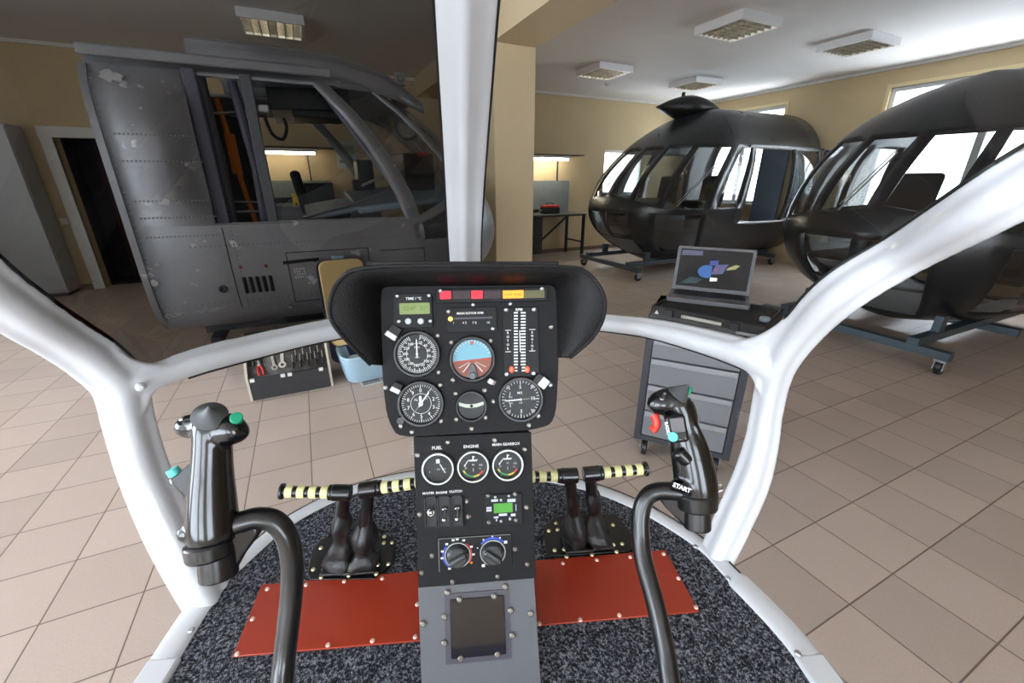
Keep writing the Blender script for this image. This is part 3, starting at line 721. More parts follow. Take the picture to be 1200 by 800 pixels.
# clock / outside temperature
o, c, w, h = plate(PA, PT, 'temperature_display', (461, 344, 507, 384), M_PANEL2, 0, .0035, .003, .0006)
_, cc, lw_, lh = plate(PA, o, 'lcd', (468.5, 355, 504, 368), M_LCD, .0035, .0042, .0015)
tx = MB().text('12:47', .009, Matrix.Translation((cc.x-.008, cc.y, .0044))).text('21°', .009, Matrix.Translation((cc.x+.015, cc.y, .0044))).build('digits', mat('lcd_digit', (72, 88, 44), .6), o, world=False, recalc=False, smooth=False)
MB().text('TIME / °C', .0062, Matrix.Translation((*PA.l(485, 350).xy, .0038)), bold=.0001).build('lettering', M_WHITE, o, world=False, recalc=False, smooth=False)
for px in (479, 493.5): MB().lathe([(0, .007), (.004, .0068), (.0052, .0055), (.0052, .003)], PA.l(px, 376.3), n=16).build('push_button', mat('pale_button', (186, 188, 190), .35), o, world=False)
for k in ((466, 347), (503, 346.5), (468, 376.5), (504.5, 376)): screw(PA, 0, 0, o, .0036, M_STEEL, PA.l(*k)+Vector((0, 0, .003)))
# annunciator strip
o, c, w, h = plate(PA, PT, 'warning_strip', (511, 338, 641, 354), M_PANEL2, 0, .005, .002, .0008)
for (a, b, nm, col, e) in ((516, 528.5, 'red_warning_light', (238, 24, 40), 1.6), (552.5, 565.5, 'red_warning_light', (238, 24, 40), 1.4), (589, 613, 'orange_caution_light', (255, 128, 24), 1.5), (613.5, 637.5, 'olive_light', (84, 80, 42), .15), (531, 541, 'unlit_light', (44, 20, 26), 0), (541.5, 551, 'unlit_light', (36, 18, 24), 0), (567, 577, 'unlit_light', (44, 22, 28), 0), (577.5, 587, 'unlit_light', (30, 22, 22), 0)):
    yy = 346 - (a-516)*.012
    plate(PA, o, nm, (a, yy-4.6, b, yy+4.4), mat(nm, col, .4, emit=e), .005, .006, .0006)
mk = MB()
for a, s in ((522, 'OIL'), (559, 'FIRE'), (595.5, 'LOW'), (606.5, 'FUEL')): mk.text(s, .0056, Matrix.Translation((*PA.l(a, 346.4-(a-516)*.012).xy, .0063)))
mk.build('lettering', mat('dark_lettering', (90, 16, 12), .6), o, world=False, recalc=False, smooth=False)
for k in ((516.5, 341), (554.5, 357), (634.5, 338.5), (598, 356)): screw(PA, 0, 0, o if k[1] < 350 else PT, .0036, M_STEEL, PA.l(*k)+Vector((0, 0, .005 if k[1] < 350 else 0)))
# main rotor bar indicator
o, c, w, h = plate(PA, PT, 'rotor_speed_bar', (523, 360, 582, 389), M_PANEL2, 0, .0035, .002, .0006)
mk = MB().text('MAIN ROTOR RPM', .0052, Matrix.Translation((*PA.l(551, 367).xy, .0038)), bold=.0001)
for s, px in (('1', 531.5), ('4 5', 544.5), ('7 8', 556), ('10', 572)): mk.text(s, .0056, Matrix.Translation((*PA.l(px, 378.5-(px-531)*.015).xy, .0038)))
mk.build('lettering', M_WHITE, o, world=False, recalc=False, smooth=False)
mk = MB()
for k in range(22):
    px = 533+k*2.05; q = PA.l(px, 373.3-(px-531)*.03); mk.boxa((q.x-.001, q.y-.0016, .0035), (q.x+.001, q.y+.0016, .0044))
mk.build('segment_bar', mat('bar_segment', (86, 84, 92), .4), o, world=False, smooth=False)
MB().ell(PA.l(528, 373.6)+Vector((0, 0, .004)), (.0036, .0036, .002)).build('lit_lamp', mat('amber_lamp', (255, 190, 70), .3, emit=4), o, world=False)
for k in ((525.5, 365), (577.3, 385)): screw(PA, 0, 0, o, .0036, M_STEEL, PA.l(*k)+Vector((0, 0, .003)))
# twin tachometer
o, c, w, h = plate(PA, PT, 'twin_tachometer', (590, 360, 631, 441), M_PANEL2, 0, .0035, .002, .0006)
mk = MB().text('RPM', .0062, Matrix.Translation((*PA.l(608, 362.9).xy, .0038)), bold=.00015)
for k in range(20):
    yy = 366.5+k*3.55
    for a, b in ((602, 606.6), (610, 615.6)):
        s = .3 if k > 17 else 0
        p, q = PA.l(a + s*4, yy), PA.l(b - s*2, yy); mk.boxa((p.x, p.y-.0012, .0035), (q.x, p.y+.0012, .004))
for a, b, y in ((592, 598.5, 387), (592, 598.5, 412), (620, 627, 386), (620, 627, 411)):
    p, q = PA.l(a, y), PA.l(b, y); mk.boxa((p.x, p.y-.0005, .0035), (q.x, p.y+.0005, .004))
p, q = PA.l(608.3, 387), PA.l(608.7, 412); mk.boxa((p.x, q.y, .0035), (p.x+.0012, p.y, .004))
for k, s in enumerate('ROTOR'): mk.text(s, .0052, Matrix.Translation((*PA.l(595, 390+k*4.6).xy, .0038)), bold=.0001)
for k, s in enumerate('ENGINE'): mk.text(s, .0048, Matrix.Translation((*PA.l(623.3, 389.5+k*3.9).xy, .0038)), bold=.0001)
mk.build('scale', M_WHITE, o, world=False, recalc=False, smooth=False)
for x in (599.8, 618):
    p, q = PA.l(x-1, 366), PA.l(x+1, 438); MB().boxa((p.x, q.y, .0035), (q.x, p.y, .0042)).build('light_column', mat('unlit_column', (70, 64, 70), .4), o, world=False, smooth=False)
for x in (599.3, 617.5): MB().ell(PA.l(x, 432.5)+Vector((0, 0, .004)), (.0036, .0052, .0022)).build('lit_lamp', mat('red_lamp', (255, 60, 40), .3, emit=4), o, world=False)
for k in ((593, 363), (625.5, 362.5), (593.5, 438), (625, 437)): screw(PA, 0, 0, o, .0038, M_STEEL, PA.l(*k)+Vector((0, 0, .003)))
# little post lamps with pale caps
def postlamp(a, b, w, cap):
    p, q = PA.l(*a, .004), PA.l(*b, .006); d = (q-p).normalized()
    o = MB().bar(p, q, w, .012, (0, 0, 1)).build('post_lamp', M_BEZEL, PT, world=False, bevel=.001)
    MB().bar(q-d*.001, q+d*cap, w*1.02, .0125, (0, 0, 1)).build('pale_cap', mat('pale_cap', (216, 216, 212), .3), o, world=False, bevel=.001)
postlamp((466, 383), (460, 391.5), .0185, .0075); postlamp((468, 449), (464.5, 455.5), .0155, .0065); postlamp((628, 441), (634, 446), .0165, .013); postlamp((572, 444.5), (574.5, 446), .008, .008)
MB().lathe([(0, .008), (.006, .008), (.007, 0)], PA.l(470, 492), n=14).build('setting_knob', M_BEZEL, PT, world=False)

# ---------------------------------------------------------------- centre console
CA = Panel(557, 600, .705, R(20))
CT = thing('centre_console', 'narrow black centre console with three gauges, switches and heater knobs', 'console', CA.o, CA.R)
a, b, c2, d = CA.l(484.5, 512), CA.l(622.5, 506), CA.l(628, 678), CA.l(490.5, 689)
MB().prism([p+Vector((0, 0, -.003)) for p in (a, b, c2, d)], (0, 0, .003)).build('face_plate', M_PANEL, CT, world=False, bevel=.0008)
MB().prism([p*Vector((.99, .99, 1)).x + Vector((0, 0, -.07)) for p in (a, b, c2, d)], (0, 0, .066)).build('housing', M_PANEL2, CT, world=False, bevel=.003)
for k in ((525, 518), (580, 515.5), (615, 526), (489.5, 533), (492, 602.5), (494.5, 671), (506.5, 651), (530.5, 681.5), (583.5, 675.5), (618, 661), (603.5, 643), (617, 594), (547, 587), (548, 605)): screw(CA, *k, CT)
RS = .0272
def small_gauge(px, py, name, lab, ang, arcs):
    o, c = gauge(CA, CT, px, py, RS, name, M_SILVER)
    for (a0, a1, m) in arcs: MB().arc(RS*.6, RS*.7, a0, a1, .0018, 12, (c.x, c.y)).build('colour_band', m, o, world=False, recalc=False, smooth=False)
    mk = MB()
    if lab == 'fuel':
        mk.boxa((c.x-.003, c.y+.008, .0012), (c.x+.003, c.y+.015, .0018)).text('1/2', .0042, T(c, .0, -.002)).text('F', .0042, T(c, .012, -.002)).text('E', .0042, T(c, -.014, -.006))
    else:
        mk.prism([c+Vector((x, y, .0012)) for x, y in ((-.006, .008), (.006, .008), (.008, .011), (.003, .0105), (0, .012), (-.003, .0105), (-.008, .011))], (0, 0, .0006)).boxa((c.x-.001, c.y+.012, .0012), (c.x+.001, c.y+.017, .0018)).boxa((c.x, c.y+.0145, .0012), (c.x+.003, c.y+.016, .0018)).text('90', .0042, T(c, 0, .002)).text('150', .0042, T(c, .0125, .001)).text('50', .0038, T(c, -.0125, -.003)).text('°C', .0036, T(c, .011, -.005))
        mk.ticks(RS*.1, RS*.3, 180, 181, 1, .0008, .0018, c=(c.x, c.y-.001))
    mk.build('markings', M_WHITE, o, world=False, recalc=False, smooth=False)
    needle(o, c + (Vector((.008, -.001, 0)) if lab == 'fuel' else Vector((-.014, .002, 0))), ang, .010 if lab == 'fuel' else .011, .0008, .8 if lab == 'fuel' else 0)
    cover(o, c, RS); return o
grn, yel, red = mat('band_green', (36, 150, 84), .5), mat('band_yellow', (226, 196, 60), .5), mat('band_red', (216, 50, 40), .5)
small_gauge(513.5, 548, 'fuel_gauge', 'fuel', -30, [])
bands = [(248, 228, yel), (228, 178, grn), (178, 146, yel), (146, 118, red)]
small_gauge(554.5, 545.5, 'oil_temperature_gauge', 'oil', 35, bands)
small_gauge(594.8, 543.5, 'oil_temperature_gauge', 'oil', 38, bands)
mk = MB().text('FUEL', .0078, Matrix.Translation((*CA.l(512, 524.7).xy, .0003)), bold=.0001).text('ENGINE', .0072, Matrix.Translation((*CA.l(552, 523).xy, .0003)), bold=.0001).text('MAIN GEARBOX', .0064, Matrix.Translation((*CA.l(593, 520.3).xy, .0003)), bold=.0001)
mk.text('MASTER', .0053, Matrix.Translation((*CA.l(502, 577.7).xy, .0003)), bold=.0001).text('ENGINE', .0053, Matrix.Translation((*CA.l(517.5, 577).xy, .0003)), bold=.0001).text('CLUTCH', .0055, Matrix.Translation((*CA.l(534, 575.6).xy, .0003)), bold=.0001).text('OFF', .006, Matrix.Translation((*CA.l(548.5, 605.5).xy, .0003)))
mk.build('lettering', M_WHITE, CT, world=False, recalc=False, smooth=False)
mat('lever_chrome', (200, 202, 205), .2, 1)
# three guarded switches
for k, (x0, x1, tall) in enumerate(((498, 512, 0), (513, 527.5, 1), (528.5, 542, 1))):
    o, c, w, h = plate(CA, CT, 'toggle_switch', (x0, 581.5-k*.5, x1, 617-k*.6), M_DIAL, 0, .001, .0008)
    g = MB(); g.boxa((c.x-w/2, c.y-h/2, .001), (c.x-w/2+.0014, c.y+h/2, .007)).boxa((c.x+w/2-.0014, c.y-h/2, .001), (c.x+w/2, c.y+h/2, .007)); g.build('guard', M_BEZEL, o, world=False, smooth=False)
    if tall:
        t = CA.l((x0+x1)/2+.8, 597.5-k, .004); bb = CA.l((x0+x1)/2+.3, 610-k, .018)
        MB().cyl(t, bb, .003, .0034, 12).ell(t, (.0055, .0035, .003)).ell(bb, .0042, n=12, m=8).build('lever', mat('lever_chrome', (200, 202, 205), .2, 1), o, world=False)
    else:
        MB().cyl((c.x, c.y, .001), (c.x+.002, c.y+.006, .018), .0028, .0042, 12).ell((c.x+.002, c.y+.006, .018), .0046, n=12, m=8).lathe([(.007, .001), (.006, .004), (.003, .004)], (c.x, c.y, 0)).build('lever', mat('lever_chrome', 0), o, world=False)
# radio with green display
o, c, w, h = plate(CA, CT, 'radio', (568, 578, 612, 614), M_PANEL2, 0, .0025, .002, .0006)
plate(CA, o, 'lcd', (578.5, 588.5, 600.5, 599.5), mat('lit_green_lcd', (58, 132, 28), .4, emit=.3), .0025, .0035, .0008)
mk = MB()
for (x0, y0, x1, y1) in ((575.5, 584.5, 583.5, 586.5), (594.5, 584, 604, 585), (594.5, 585.8, 604, 586.8), (570, 593.3, 576, 594.8), (570, 596, 576, 598), (584.5, 601, 594, 603), (598.5, 601, 604, 603.5), (578.5, 604.3, 584, 606), (604, 590, 605, 597.5), (581, 607, 582.5, 609.5), (596.5, 605, 598, 608)):
    p, q = CA.l(x0, y0), CA.l(x1, y1); mk.boxa((p.x, q.y, .0025), (q.x, p.y, .003))
mk.build('print', mat('pale_blue_print', (196, 200, 226), .5), o, world=False, smooth=False)
for k in ((580.3, 581.5), (587, 585), (596, 580), (587, 609.5), (597.5, 607)): MB().lathe([(0, .005), (.0018, .0046), (.0023, .0025)], CA.l(*k), n=12).build('push_button', mat('pale_button', 0), o, world=False)
for k in ((572, 580), (603.5, 578), (573, 611), (604.5, 608.5)): screw(CA, 0, 0, o, .0036, M_SCREW, CA.l(*k)+Vector((0, 0, .002)))
# heater knobs
o, c, w, h = plate(CA, CT, 'heater_panel', (513.5, 627, 600, 666), M_PANEL2, 0, .002, .002, .0006)
mk = MB()
for p_, q_ in (((514, 630.5), (598, 625)), ((514, 631), (515, 669)),):
    p, q = CA.l(*p_), CA.l(*q_); p.z = q.z = .0023; mk.bar(p, q, .001, .0008)
mk.build('outline', mat('grey_line', (120, 118, 112), .5), o, world=False, smooth=False)
def knob(px, py, ang, left):
    c = CA.l(px, py); r = .0198
    kb = MB().lathe([(0, .016), (r*.72, .016), (r*.85, .014), (r*.93, .004), (r, .002)], c, n=32).build('heater_knob', mat('heater_knob_grey', (74, 76, 78), .25, .5), o, world=False)
    a = R(ang); d = Vector((math.cos(a), math.sin(a), 0)); MB().bar(c-d*r*.85+Vector((0, 0, .019)), c+d*r*.85+Vector((0, 0, .019)), .009, .009).build('grip', mat('heater_knob_grey', 0), kb, world=False, bevel=.003, seg=3)
    MB().lathe([(r*.98, .002), (r*1.02, .0045), (r*1.1, .0045), (r*1.12, .002)], c, n=36).build('silver_rim', M_SILVER, kb, world=False)
    if left:
        MB().arc(r*1.14, r*1.3, 210, 310, .0025, 14, (c.x, c.y)).build('blue_scale', mat('scale_blue', (40, 70, 170), .5), o, world=False, recalc=False, smooth=False)
        MB().arc(r*1.14, r*1.24, 40, 130, .0025, 14, (c.x, c.y)).build('red_scale', mat('scale_red', (190, 40, 50), .5), o, world=False, recalc=False, smooth=False)
        m = MB()
        for a in (213, 262, 287, 318, 345, 0, 24, 62, 92): q = R(90-a); m.box((c.x+math.cos(q)*r*1.34, c.y+math.sin(q)*r*1.34, .0027), (.0045, .003, .0006))
        m.build('print', M_WHITE, o, world=False, smooth=False)
        MB().ell((c.x+r*1.15, c.y-r*.75, .0025), (.002, .002, .001)).build('orange_mark', M_ORG, o, world=False)
    else:
        MB().arc(r*1.14, r*1.32, 308, 408, .0025, 14, (c.x, c.y)).build('blue_scale', mat('scale_blue', 0), o, world=False, recalc=False, smooth=False)
        m = MB()
        for a, s in ((218, 1.5), (290, .6), (326, .7), (0, .7), (28, .7), (54, 1.5)): q = R(90-a); m.box((c.x+math.cos(q)*r*1.38, c.y+math.sin(q)*r*1.38, .0027), (.0035*s, .003*s, .0006))
        m.build('print', M_WHITE, o, world=False, smooth=False)
knob(536.5, 649, 28, True); knob(577.5, 646, -38, False)
# grey foot of the console with dark inspection window
CB = Panel(560, 730, .7015, R(26))
BT = thing('console_foot', 'grey lower console box with screwed dark inspection window', 'console base', CB.o, CB.R)
a, b, c2, d = CB.l(490, 688.5), CB.l(626, 677), CB.l(634, 800), CB.l(494, 806)
M_GREYP = mat('grey_console_paint', (80, 80, 84), .5, bump=.2, bscale=700)
MB().prism([p+Vector((0, 0, -.004)) for p in (a, b, c2, d)], (0, 0, .004)).build('face_plate', M_GREYP, BT, world=False, bevel=.001)
hs = MB(); inv = CB.Ri
wa, wb, wc, wd = [CB.R @ (p+Vector((0, 0, -.004))) + CB.o for p in (a, b, c2, d)]
lowl, lowr = Vector((wd.x, wd.y, ZF+.007)), Vector((wc.x, wc.y, ZF+.007)); fl, fr2 = lowl+FC*.2, lowr+FC*.2
ul, ur = wa+FC*.05, wb+FC*.05
vs = [wa, wb, wc, wd, ul, ur, fr2, fl, lowr, lowl]
hs.add(vs, [(0, 1, 2, 3), (0, 4, 5, 1), (4, 7, 6, 5), (0, 3, 9, 7, 4), (1, 5, 6, 8, 2), (3, 2, 8, 9), (9, 8, 6, 7)]).build('housing', M_GREYP, BT, smooth=False)
_, c, w, h = plate(CB, BT, 'inspection_window', (528, 699, 592, 768), mat('dark_acrylic', (20, 21, 30), .12, coat=.5), 0, .003, .002, .0006)
MB().rbox(c.x, c.y, w+.018, h+.018, -.0005, .0012, .002).build('window_surround', mat('violet_grey_plate', (56, 52, 62), .4), BT, world=False)
for k in ((524.5, 693.5), (592, 686.5), (538.5, 701.5), (579, 697.5), (521, 722), (496, 730), (598.5, 714.5), (622, 718), (521, 752.5), (600.5, 743.5), (540, 770.5), (583, 765.5)): screw(CB, 0, 0, BT, .0052, M_SCREW, CB.l(*k)+Vector((0, 0, .002)))
# dark side walls under the console: a box carrying it down to the floor
# ================================================================ cyclic sticks
M_GRIP = mat('gloss_black_grip', (10, 10, 12), .2, coat=.3)
M_TUBE = mat('black_tube', (15, 15, 16), .28, coat=.25)
M_TEAL = mat('teal_button', (96, 206, 200), .4); M_GREEN = mat('green_button', (24, 150, 110), .4)
M_CONE = mat('matt_grey_cone', (74, 76, 78), .45)
def facing(p, rot=0, up=None):
    z = (CAM0-p).normalized(); up = up or ZZ; x = up.cross(z).normalized(); y = z.cross(x)
    return Matrix.Translation(p) @ Matrix((x, y, z)).transposed().to_4x4() @ Matrix.Rotation(rot, 4, 'Z')
def pxpath(lst, n=6):
    """(px, py, depth, halfwidth px) -> points, radii in metres"""
    pts = catmull([P(a, b, t) for a, b, t, w in lst], n); ws = [v.x for v in catmull([Vector((w*t/FPX, 0, 0)) for a, b, t, w in lst], n)]
    return pts, ws
def organ(mb, lst, flat=1.0, n=32, k=8):
    pts, ws = pxpath(lst, k); mb.sweep(pts, CIRC(n), ws, toview, heights=[w*flat for w in ws]); return mb
TL = .445
st = thing('cyclic_stick', 'left black control stick with teal side button on a curved tube', 'control stick', P(335, 790, .45))
g = MB(); t = TL
organ(g, [(248, 488, t, 16), (249, 500, t, 20), (249, 520, t, 20.5), (248.5, 545, t, 21.5), (248.5, 575, t, 24), (249, 600, t, 26), (250, 620, t, 27), (250, 632, t, 26)], .95)
organ(g, [(248, 500, t, 17), (232, 499, t+.004, 16), (217, 500, t+.004, 13), (208, 501, t+.004, 8)], .9)
organ(g, [(250, 500, t, 17), (266, 503, t, 19), (278, 501, t-.003, 17), (284, 497, t-.003, 11)], .95)
organ(g, [(252, 616, t-.004, 13), (232, 621, t-.008, 14), (217, 625, t-.012, 11), (211, 627, t-.012, 7)], .9)
gr = g.build('grip', M_GRIP, st, remesh=.0019, smoothit=14)
MB().cyl(P(246, 632, t), P(248, 652, t), 26.5*t/FPX, 25*t/FPX, 28).build('collar', M_TUBE, st, bevel=.003)
MB().cyl(P(255, 645, t+.003), P(257, 676, t+.003), 20.5*t/FPX, 20*t/FPX, 28).build('lower_socket', M_TUBE, st, bevel=.002)
# web between socket and tube
w1 = [P(*k) for k in ((262, 628, t+.004), (300, 606, t+.01), (308, 621, t+.012), (289, 646, t+.012), (277, 668, t+.01), (262, 672, t+.006))]
nn = (w1[2]-w1[0]).cross(w1[4]-w1[0]).normalized()
MB().prism([p-nn*.007 for p in w1], nn*.014).build('bracket_web', M_TUBE, st, bevel=.004)
pts, ws = pxpath([(258, 620, t+.005, 12), (282, 612, t+.008, 12.5), (303, 607, t+.012, 12.7), (322, 611, t+.016, 13), (336, 628, t+.02, 13), (342, 655, t+.024, 12.7), (342, 690, t+.026, 12.2), (338, 730, t+.024, 12), (333, 775, t+.02, 12), (328, 830, t+.01, 12), (322, 900, t+.02, 12)])
MB().sweep(pts, CIRC(18), .0118, toview).build('tube', M_TUBE, st)
c0 = P(246, 487, t-.012); up = (ZZ*.75 + (CAM0-c0).normalized()*.75 + RC*.1).normalized()
MB().lathe([(0, .021), (.0015, .017), (.004, .0105), (.0115, .0035), (.0165, .0), (.0155, -.003), (.004, -.008)], c0, up, 32).build('cone_switch', M_CONE, st)
MB().cyl(P(213, 494, t-.006), P(216, 498, t+.004), .0042, n=12).build('toggle', M_TUBE, st); MB().cyl(P(211, 492, t-.008), P(215, 491, t-.008), .0016, n=8).build('toggle_tip', M_STEEL, st)
MB().cyl(P(277, 489, t-.012), P(277, 493, t-.002), .0062, .006, 16).build('push_button', M_GREEN, st, bevel=.0012)
v1 = [P(*k) for k in ((232, 536, t), (204, 560, t), (209, 568, t), (231, 590, t), (240, 562, t))]; nn = (v1[1]-v1[0]).cross(v1[3]-v1[0]).normalized()
MB().prism([p-nn*.007 for p in v1], nn*.014).build('side_lever', M_BLACKP, st, bevel=.003)
MB().cyl(P(206, 556, t-.002), P(201, 549, t-.004), .0062, .006, 16).build('push_button', M_TEAL, st, bevel=.001)
MB().cyl(P(203, 563, t-.004), P(200, 564, t-.006), .003, n=10).build('screw', M_STEEL, st)

TR = .545
st = thing('cyclic_stick', 'right black control stick with red trigger and start label', 'control stick', P(786, 790, .5))
t = TR; g = MB()
organ(g, [(790, 461, t, 11), (790, 470, t, 18), (796, 482, t, 19), (800, 500, t, 18.5), (806, 520, t, 21), (811, 542, t, 23), (815, 565, t, 24), (817, 585, t, 23)], .9)
organ(g, [(795, 470, t, 17), (782, 471, t, 17), (771, 474, t, 14.5), (763, 480, t, 8)], .9)
organ(g, [(806, 474, t-.012, 3), (813, 495, t-.014, 4), (825, 522, t-.014, 4.5), (832, 550, t-.012, 4.5), (835, 578, t-.01, 4)], 1)
organ(g, [(786, 568, t-.012, 6.5), (800, 571, t-.014, 7), (813, 574, t-.012, 6.5)], 1)
g.build('grip', M_GRIP, st, remesh=.002, smoothit=9)
MB().cyl(P(816, 576, t), P(817, 596, t), 24*t/FPX, 22*t/FPX, 28).build('collar', M_TUBE, st, bevel=.003)
MB().cyl(P(817, 592, t), P(817, 619, t), 15.5*t/FPX, 15*t/FPX, 28).build('lower_socket', M_TUBE, st, bevel=.002)
w1 = [P(*k) for k in ((810, 590, t), (782, 568, t+.01), (766, 575, t+.014), (778, 590, t+.014), (801, 614, t+.008), (815, 622, t+.004))]
nn = (w1[2]-w1[0]).cross(w1[4]-w1[0]).normalized()
MB().prism([p-nn*.007 for p in w1], nn*.014).build('bracket_web', M_TUBE, st, bevel=.004)
pts, ws = pxpath([(800, 577, t, 10), (784, 575, t+.006, 10), (768, 576, t+.012, 10.5), (757, 584, t+.014, 10.5), (751, 602, t+.014, 10.5), (751, 630, t+.01, 10.5), (755, 660, t, 10), (768, 708, t-.02, 9.7), (780, 765, t-.04, 9.5), (788, 820, t-.06, 9.5), (796, 890, t-.07, 9.5)])
MB().sweep(pts, CIRC(18), .0118, toview).build('tube', M_TUBE, st)
c0 = P(795, 462, t-.008); up = (P(806, 451, t-.014)-c0).normalized()
MB().lathe([(0, .019), (.002, .016), (.012, .003), (.0145, 0), (.013, -.003), (.004, -.004)], c0, up, 24).build('cone_switch', M_CONE, st)
MB().box(P(808, 458, t), (.005, .004, .011), (0, .5, .2)).build('push_button', M_GREEN, st, bevel=.001)
MB().cyl(P(776, 467, t-.017), P(779, 461, t-.028), .0018, n=8).ell(P(776, 467, t-.016), (.0035, .0035, .002)).build('toggle', M_STEEL, st)
pts = [P(*k) for k in ((766, 486, t+.0), (769, 492, t-.002), (769, 499, t-.002), (764, 505, t-.002))]
MB().sweep(catmull(pts, 5), chaikin([(-1, -1), (1, -1), (1, 1), (-1, 1)], 2), [.0052]*16, toview, heights=.008).build('trigger', mat('red_trigger', (226, 58, 40), .35), st)
b1 = [P(*k) for k in ((779, 493, t-.02), (797, 484, t-.02), (806, 505, t-.02), (789, 521, t-.02), (781, 508, t-.02))]; nn = (CAM0-b1[0]).normalized()
fM = facing(P(793, 502, t-.018), R(18)); MB().box(fM.translation, (.024, .034, .014), fM).build('switch_box', M_GRIP, st, bevel=.004, seg=3)
b1 = [P(*k) for k in ((785, 495, t-.0205), (796, 489, t-.0205), (801, 503, t-.0205), (790, 509, t-.0205))]
fM = facing(P(794, 498, t-.027), R(18)); MB().box(fM.translation, (.016, .018, .004), fM).build('grey_pad', mat('grey_pad', (92, 90, 92), .35), st, bevel=.001)
MB().cyl(P(789, 512, t-.022), P(788.5, 511.5, t-.033), .0062, .0058, 16).build('push_button', M_TEAL, st, bevel=.001)
MB().cyl(P(793, 528, t-.016), P(806, 541, t-.016), .0085, .009, 16).build('thumb_pad', M_TUBE, st, bevel=.003)
MB().text('START', .0072, facing(P(799, 571.5, t-.0245), R(-6)), bold=.0003).build('lettering', M_WHITE, st, recalc=False, smooth=False)
MB().text('RADIO', .0052, facing(P(782, 502, t-.028), R(-70)), bold=.0002).build('lettering', M_WHITE, st, recalc=False, smooth=False)
MB().tube([P(838, 570, t), P(845, 568, t-.004), P(847, 573, t), P(841, 576, t)], .0016, 8, 3).build('hook', M_STEEL, st)

# ================================================================ pedals
M_BOOT = mat('black_leather_boot', (30, 29, 28), .42, bump=.5, bscale=120)
M_STRIPE = mat('pale_yellow_grip', (226, 222, 160), .5); M_BRASS = mat('brass_screw', (206, 194, 150), .35, .6)
def pedal(hx, hy, bx, by, dirn, label, px1, py1, z0=ZF+.02):
    """hub pixel, boot base pixel, peg end pixel"""
    base = ONZ(bx, by, z0); 
    # hub stands above and slightly ahead of the base
    d = RAY(hx, hy); k = (base - EYEV).dot(FC)/d.dot(FC); hub = EYEV + d*k
    t0 = thing('pedal', label, 'pedal', (base.x, base.y, z0), group=None)
    d2 = RAY(px1, py1); pe = EYEV + d2*((hub-EYEV).dot(FC)/d2.dot(FC))
    ax = (pe-hub).normalized(); L = (pe-hub).length; r = .0115
    MB().cyl(hub - ax*.016, hub + ax*.02, .0165, n=24).build('hub', M_TUBE, t0, bevel=.002)
    pg = MB().cyl(hub + ax*.018, hub + ax*L, r*.92, n=20).build('foot_peg', M_TUBE, t0)
    s0, n = .028, 4; sp = (L-s0)/n
    for i in range(n): MB().cyl(hub+ax*(s0+sp*i), hub+ax*(s0+sp*i+sp*.62), r*1.08, n=20).build('stripe', M_STRIPE, pg, bevel=.001)
    MB().cyl(hub+ax*(L-.004), hub+ax*(L+.002), r*1.35, n=20).build('end_cap', M_TUBE, pg, bevel=.001)
    MB().cyl(hub+ax*.02, hub+ax*.027, r*1.35, n=20).build('collar', M_TUBE, pg, bevel=.001)
    MB().cyl(hub-ZZ*.008, hub.lerp(base, .55), .0125, .0135, 18).build('arm', M_TUBE, t0)
    # gathered leather boot: lathe-like rows with folds
    top, bot = hub.lerp(base, .26), base + ZZ*.002
    rows = []; K = 22; N = 26
    for j in range(K+1):
        v = j/K; c = top.lerp(bot, v)
        rr = .0125 + .0105*min(1, v*1.3) + .006*math.sin(v*math.pi)*math.sin(v*9+hx) + (.006 if v > .85 else 0)
        fold = 1 + .16*math.sin(v*15 + hx*.7)*(.25+v)*.6
        row = []
        for i in range(N):
            a = 2*math.pi*i/N
            q = rr*fold*(1 + .13*math.sin(3*a + v*5 + hx) + .07*math.sin(5*a - v*7))
            row.append(c + (RC*math.cos(a)*q*1.05 + FC*math.sin(a)*q*.95))
        rows.append(row)
    bo = MB().grid(rows, closed=True).build('boot', M_BOOT, t0, angle=80)
    MB().box(bot+ZZ*.002, (.066, .06, .006), Euler((0, 0, -AZ))).build('boot_flange', M_BOOT, t0, bevel=.002)
    return t0
pedal(402, 577, 398, 661, -1, 'leftmost boot pedal, striped peg pointing left', 330, 575.5)
pedal(431, 573, 425, 660, 1, 'second boot pedal from the left, peg pointing to the console', 500, 564)
pedal(668, 557, 676, 636, -1, 'boot pedal just right of the console, peg pointing to the console', 600, 559)
pedal(692, 555, 699, 633, 1, 'rightmost boot pedal, striped peg pointing right', 757, 549)
def floor_plate(name, label, cat, poly, z0, th, m, screws, sr, sm, sname='screw', group=None):
    o = ONZ(*poly[0], z0); t0 = thing(name, label, cat, (o.x, o.y, z0), group=group)
    MB().prism([ONZ(*k, z0) for k in poly], (0, 0, th)).build('plate', m, t0, bevel=.001)
    for k in screws: MB().lathe([(0, .003), (sr*.7, .0026), (sr, 0)], ONZ(*k, z0+th), n=12).build(sname, sm, t0)
    return t0
M_PLATE = mat('black_mount_plate', (12, 12, 13), .35)
floor_plate('pedal_mount', 'black bolted plate under the two left pedals', 'mounting plate', [(361, 674), (366, 648), (376, 634), (392, 630), (461, 630), (464, 640), (459, 664), (446, 674), (440, 680), (364, 681)], ZF+.008, .006, M_PLATE,
            [(376, 642), (367, 667), (379, 666.5), (376.5, 676), (409, 674), (441, 672), (443, 661.5), (455, 660.5), (450, 636), (450.5, 628.5), (459.5, 635.5)], .0047, M_BRASS, 'bolt')
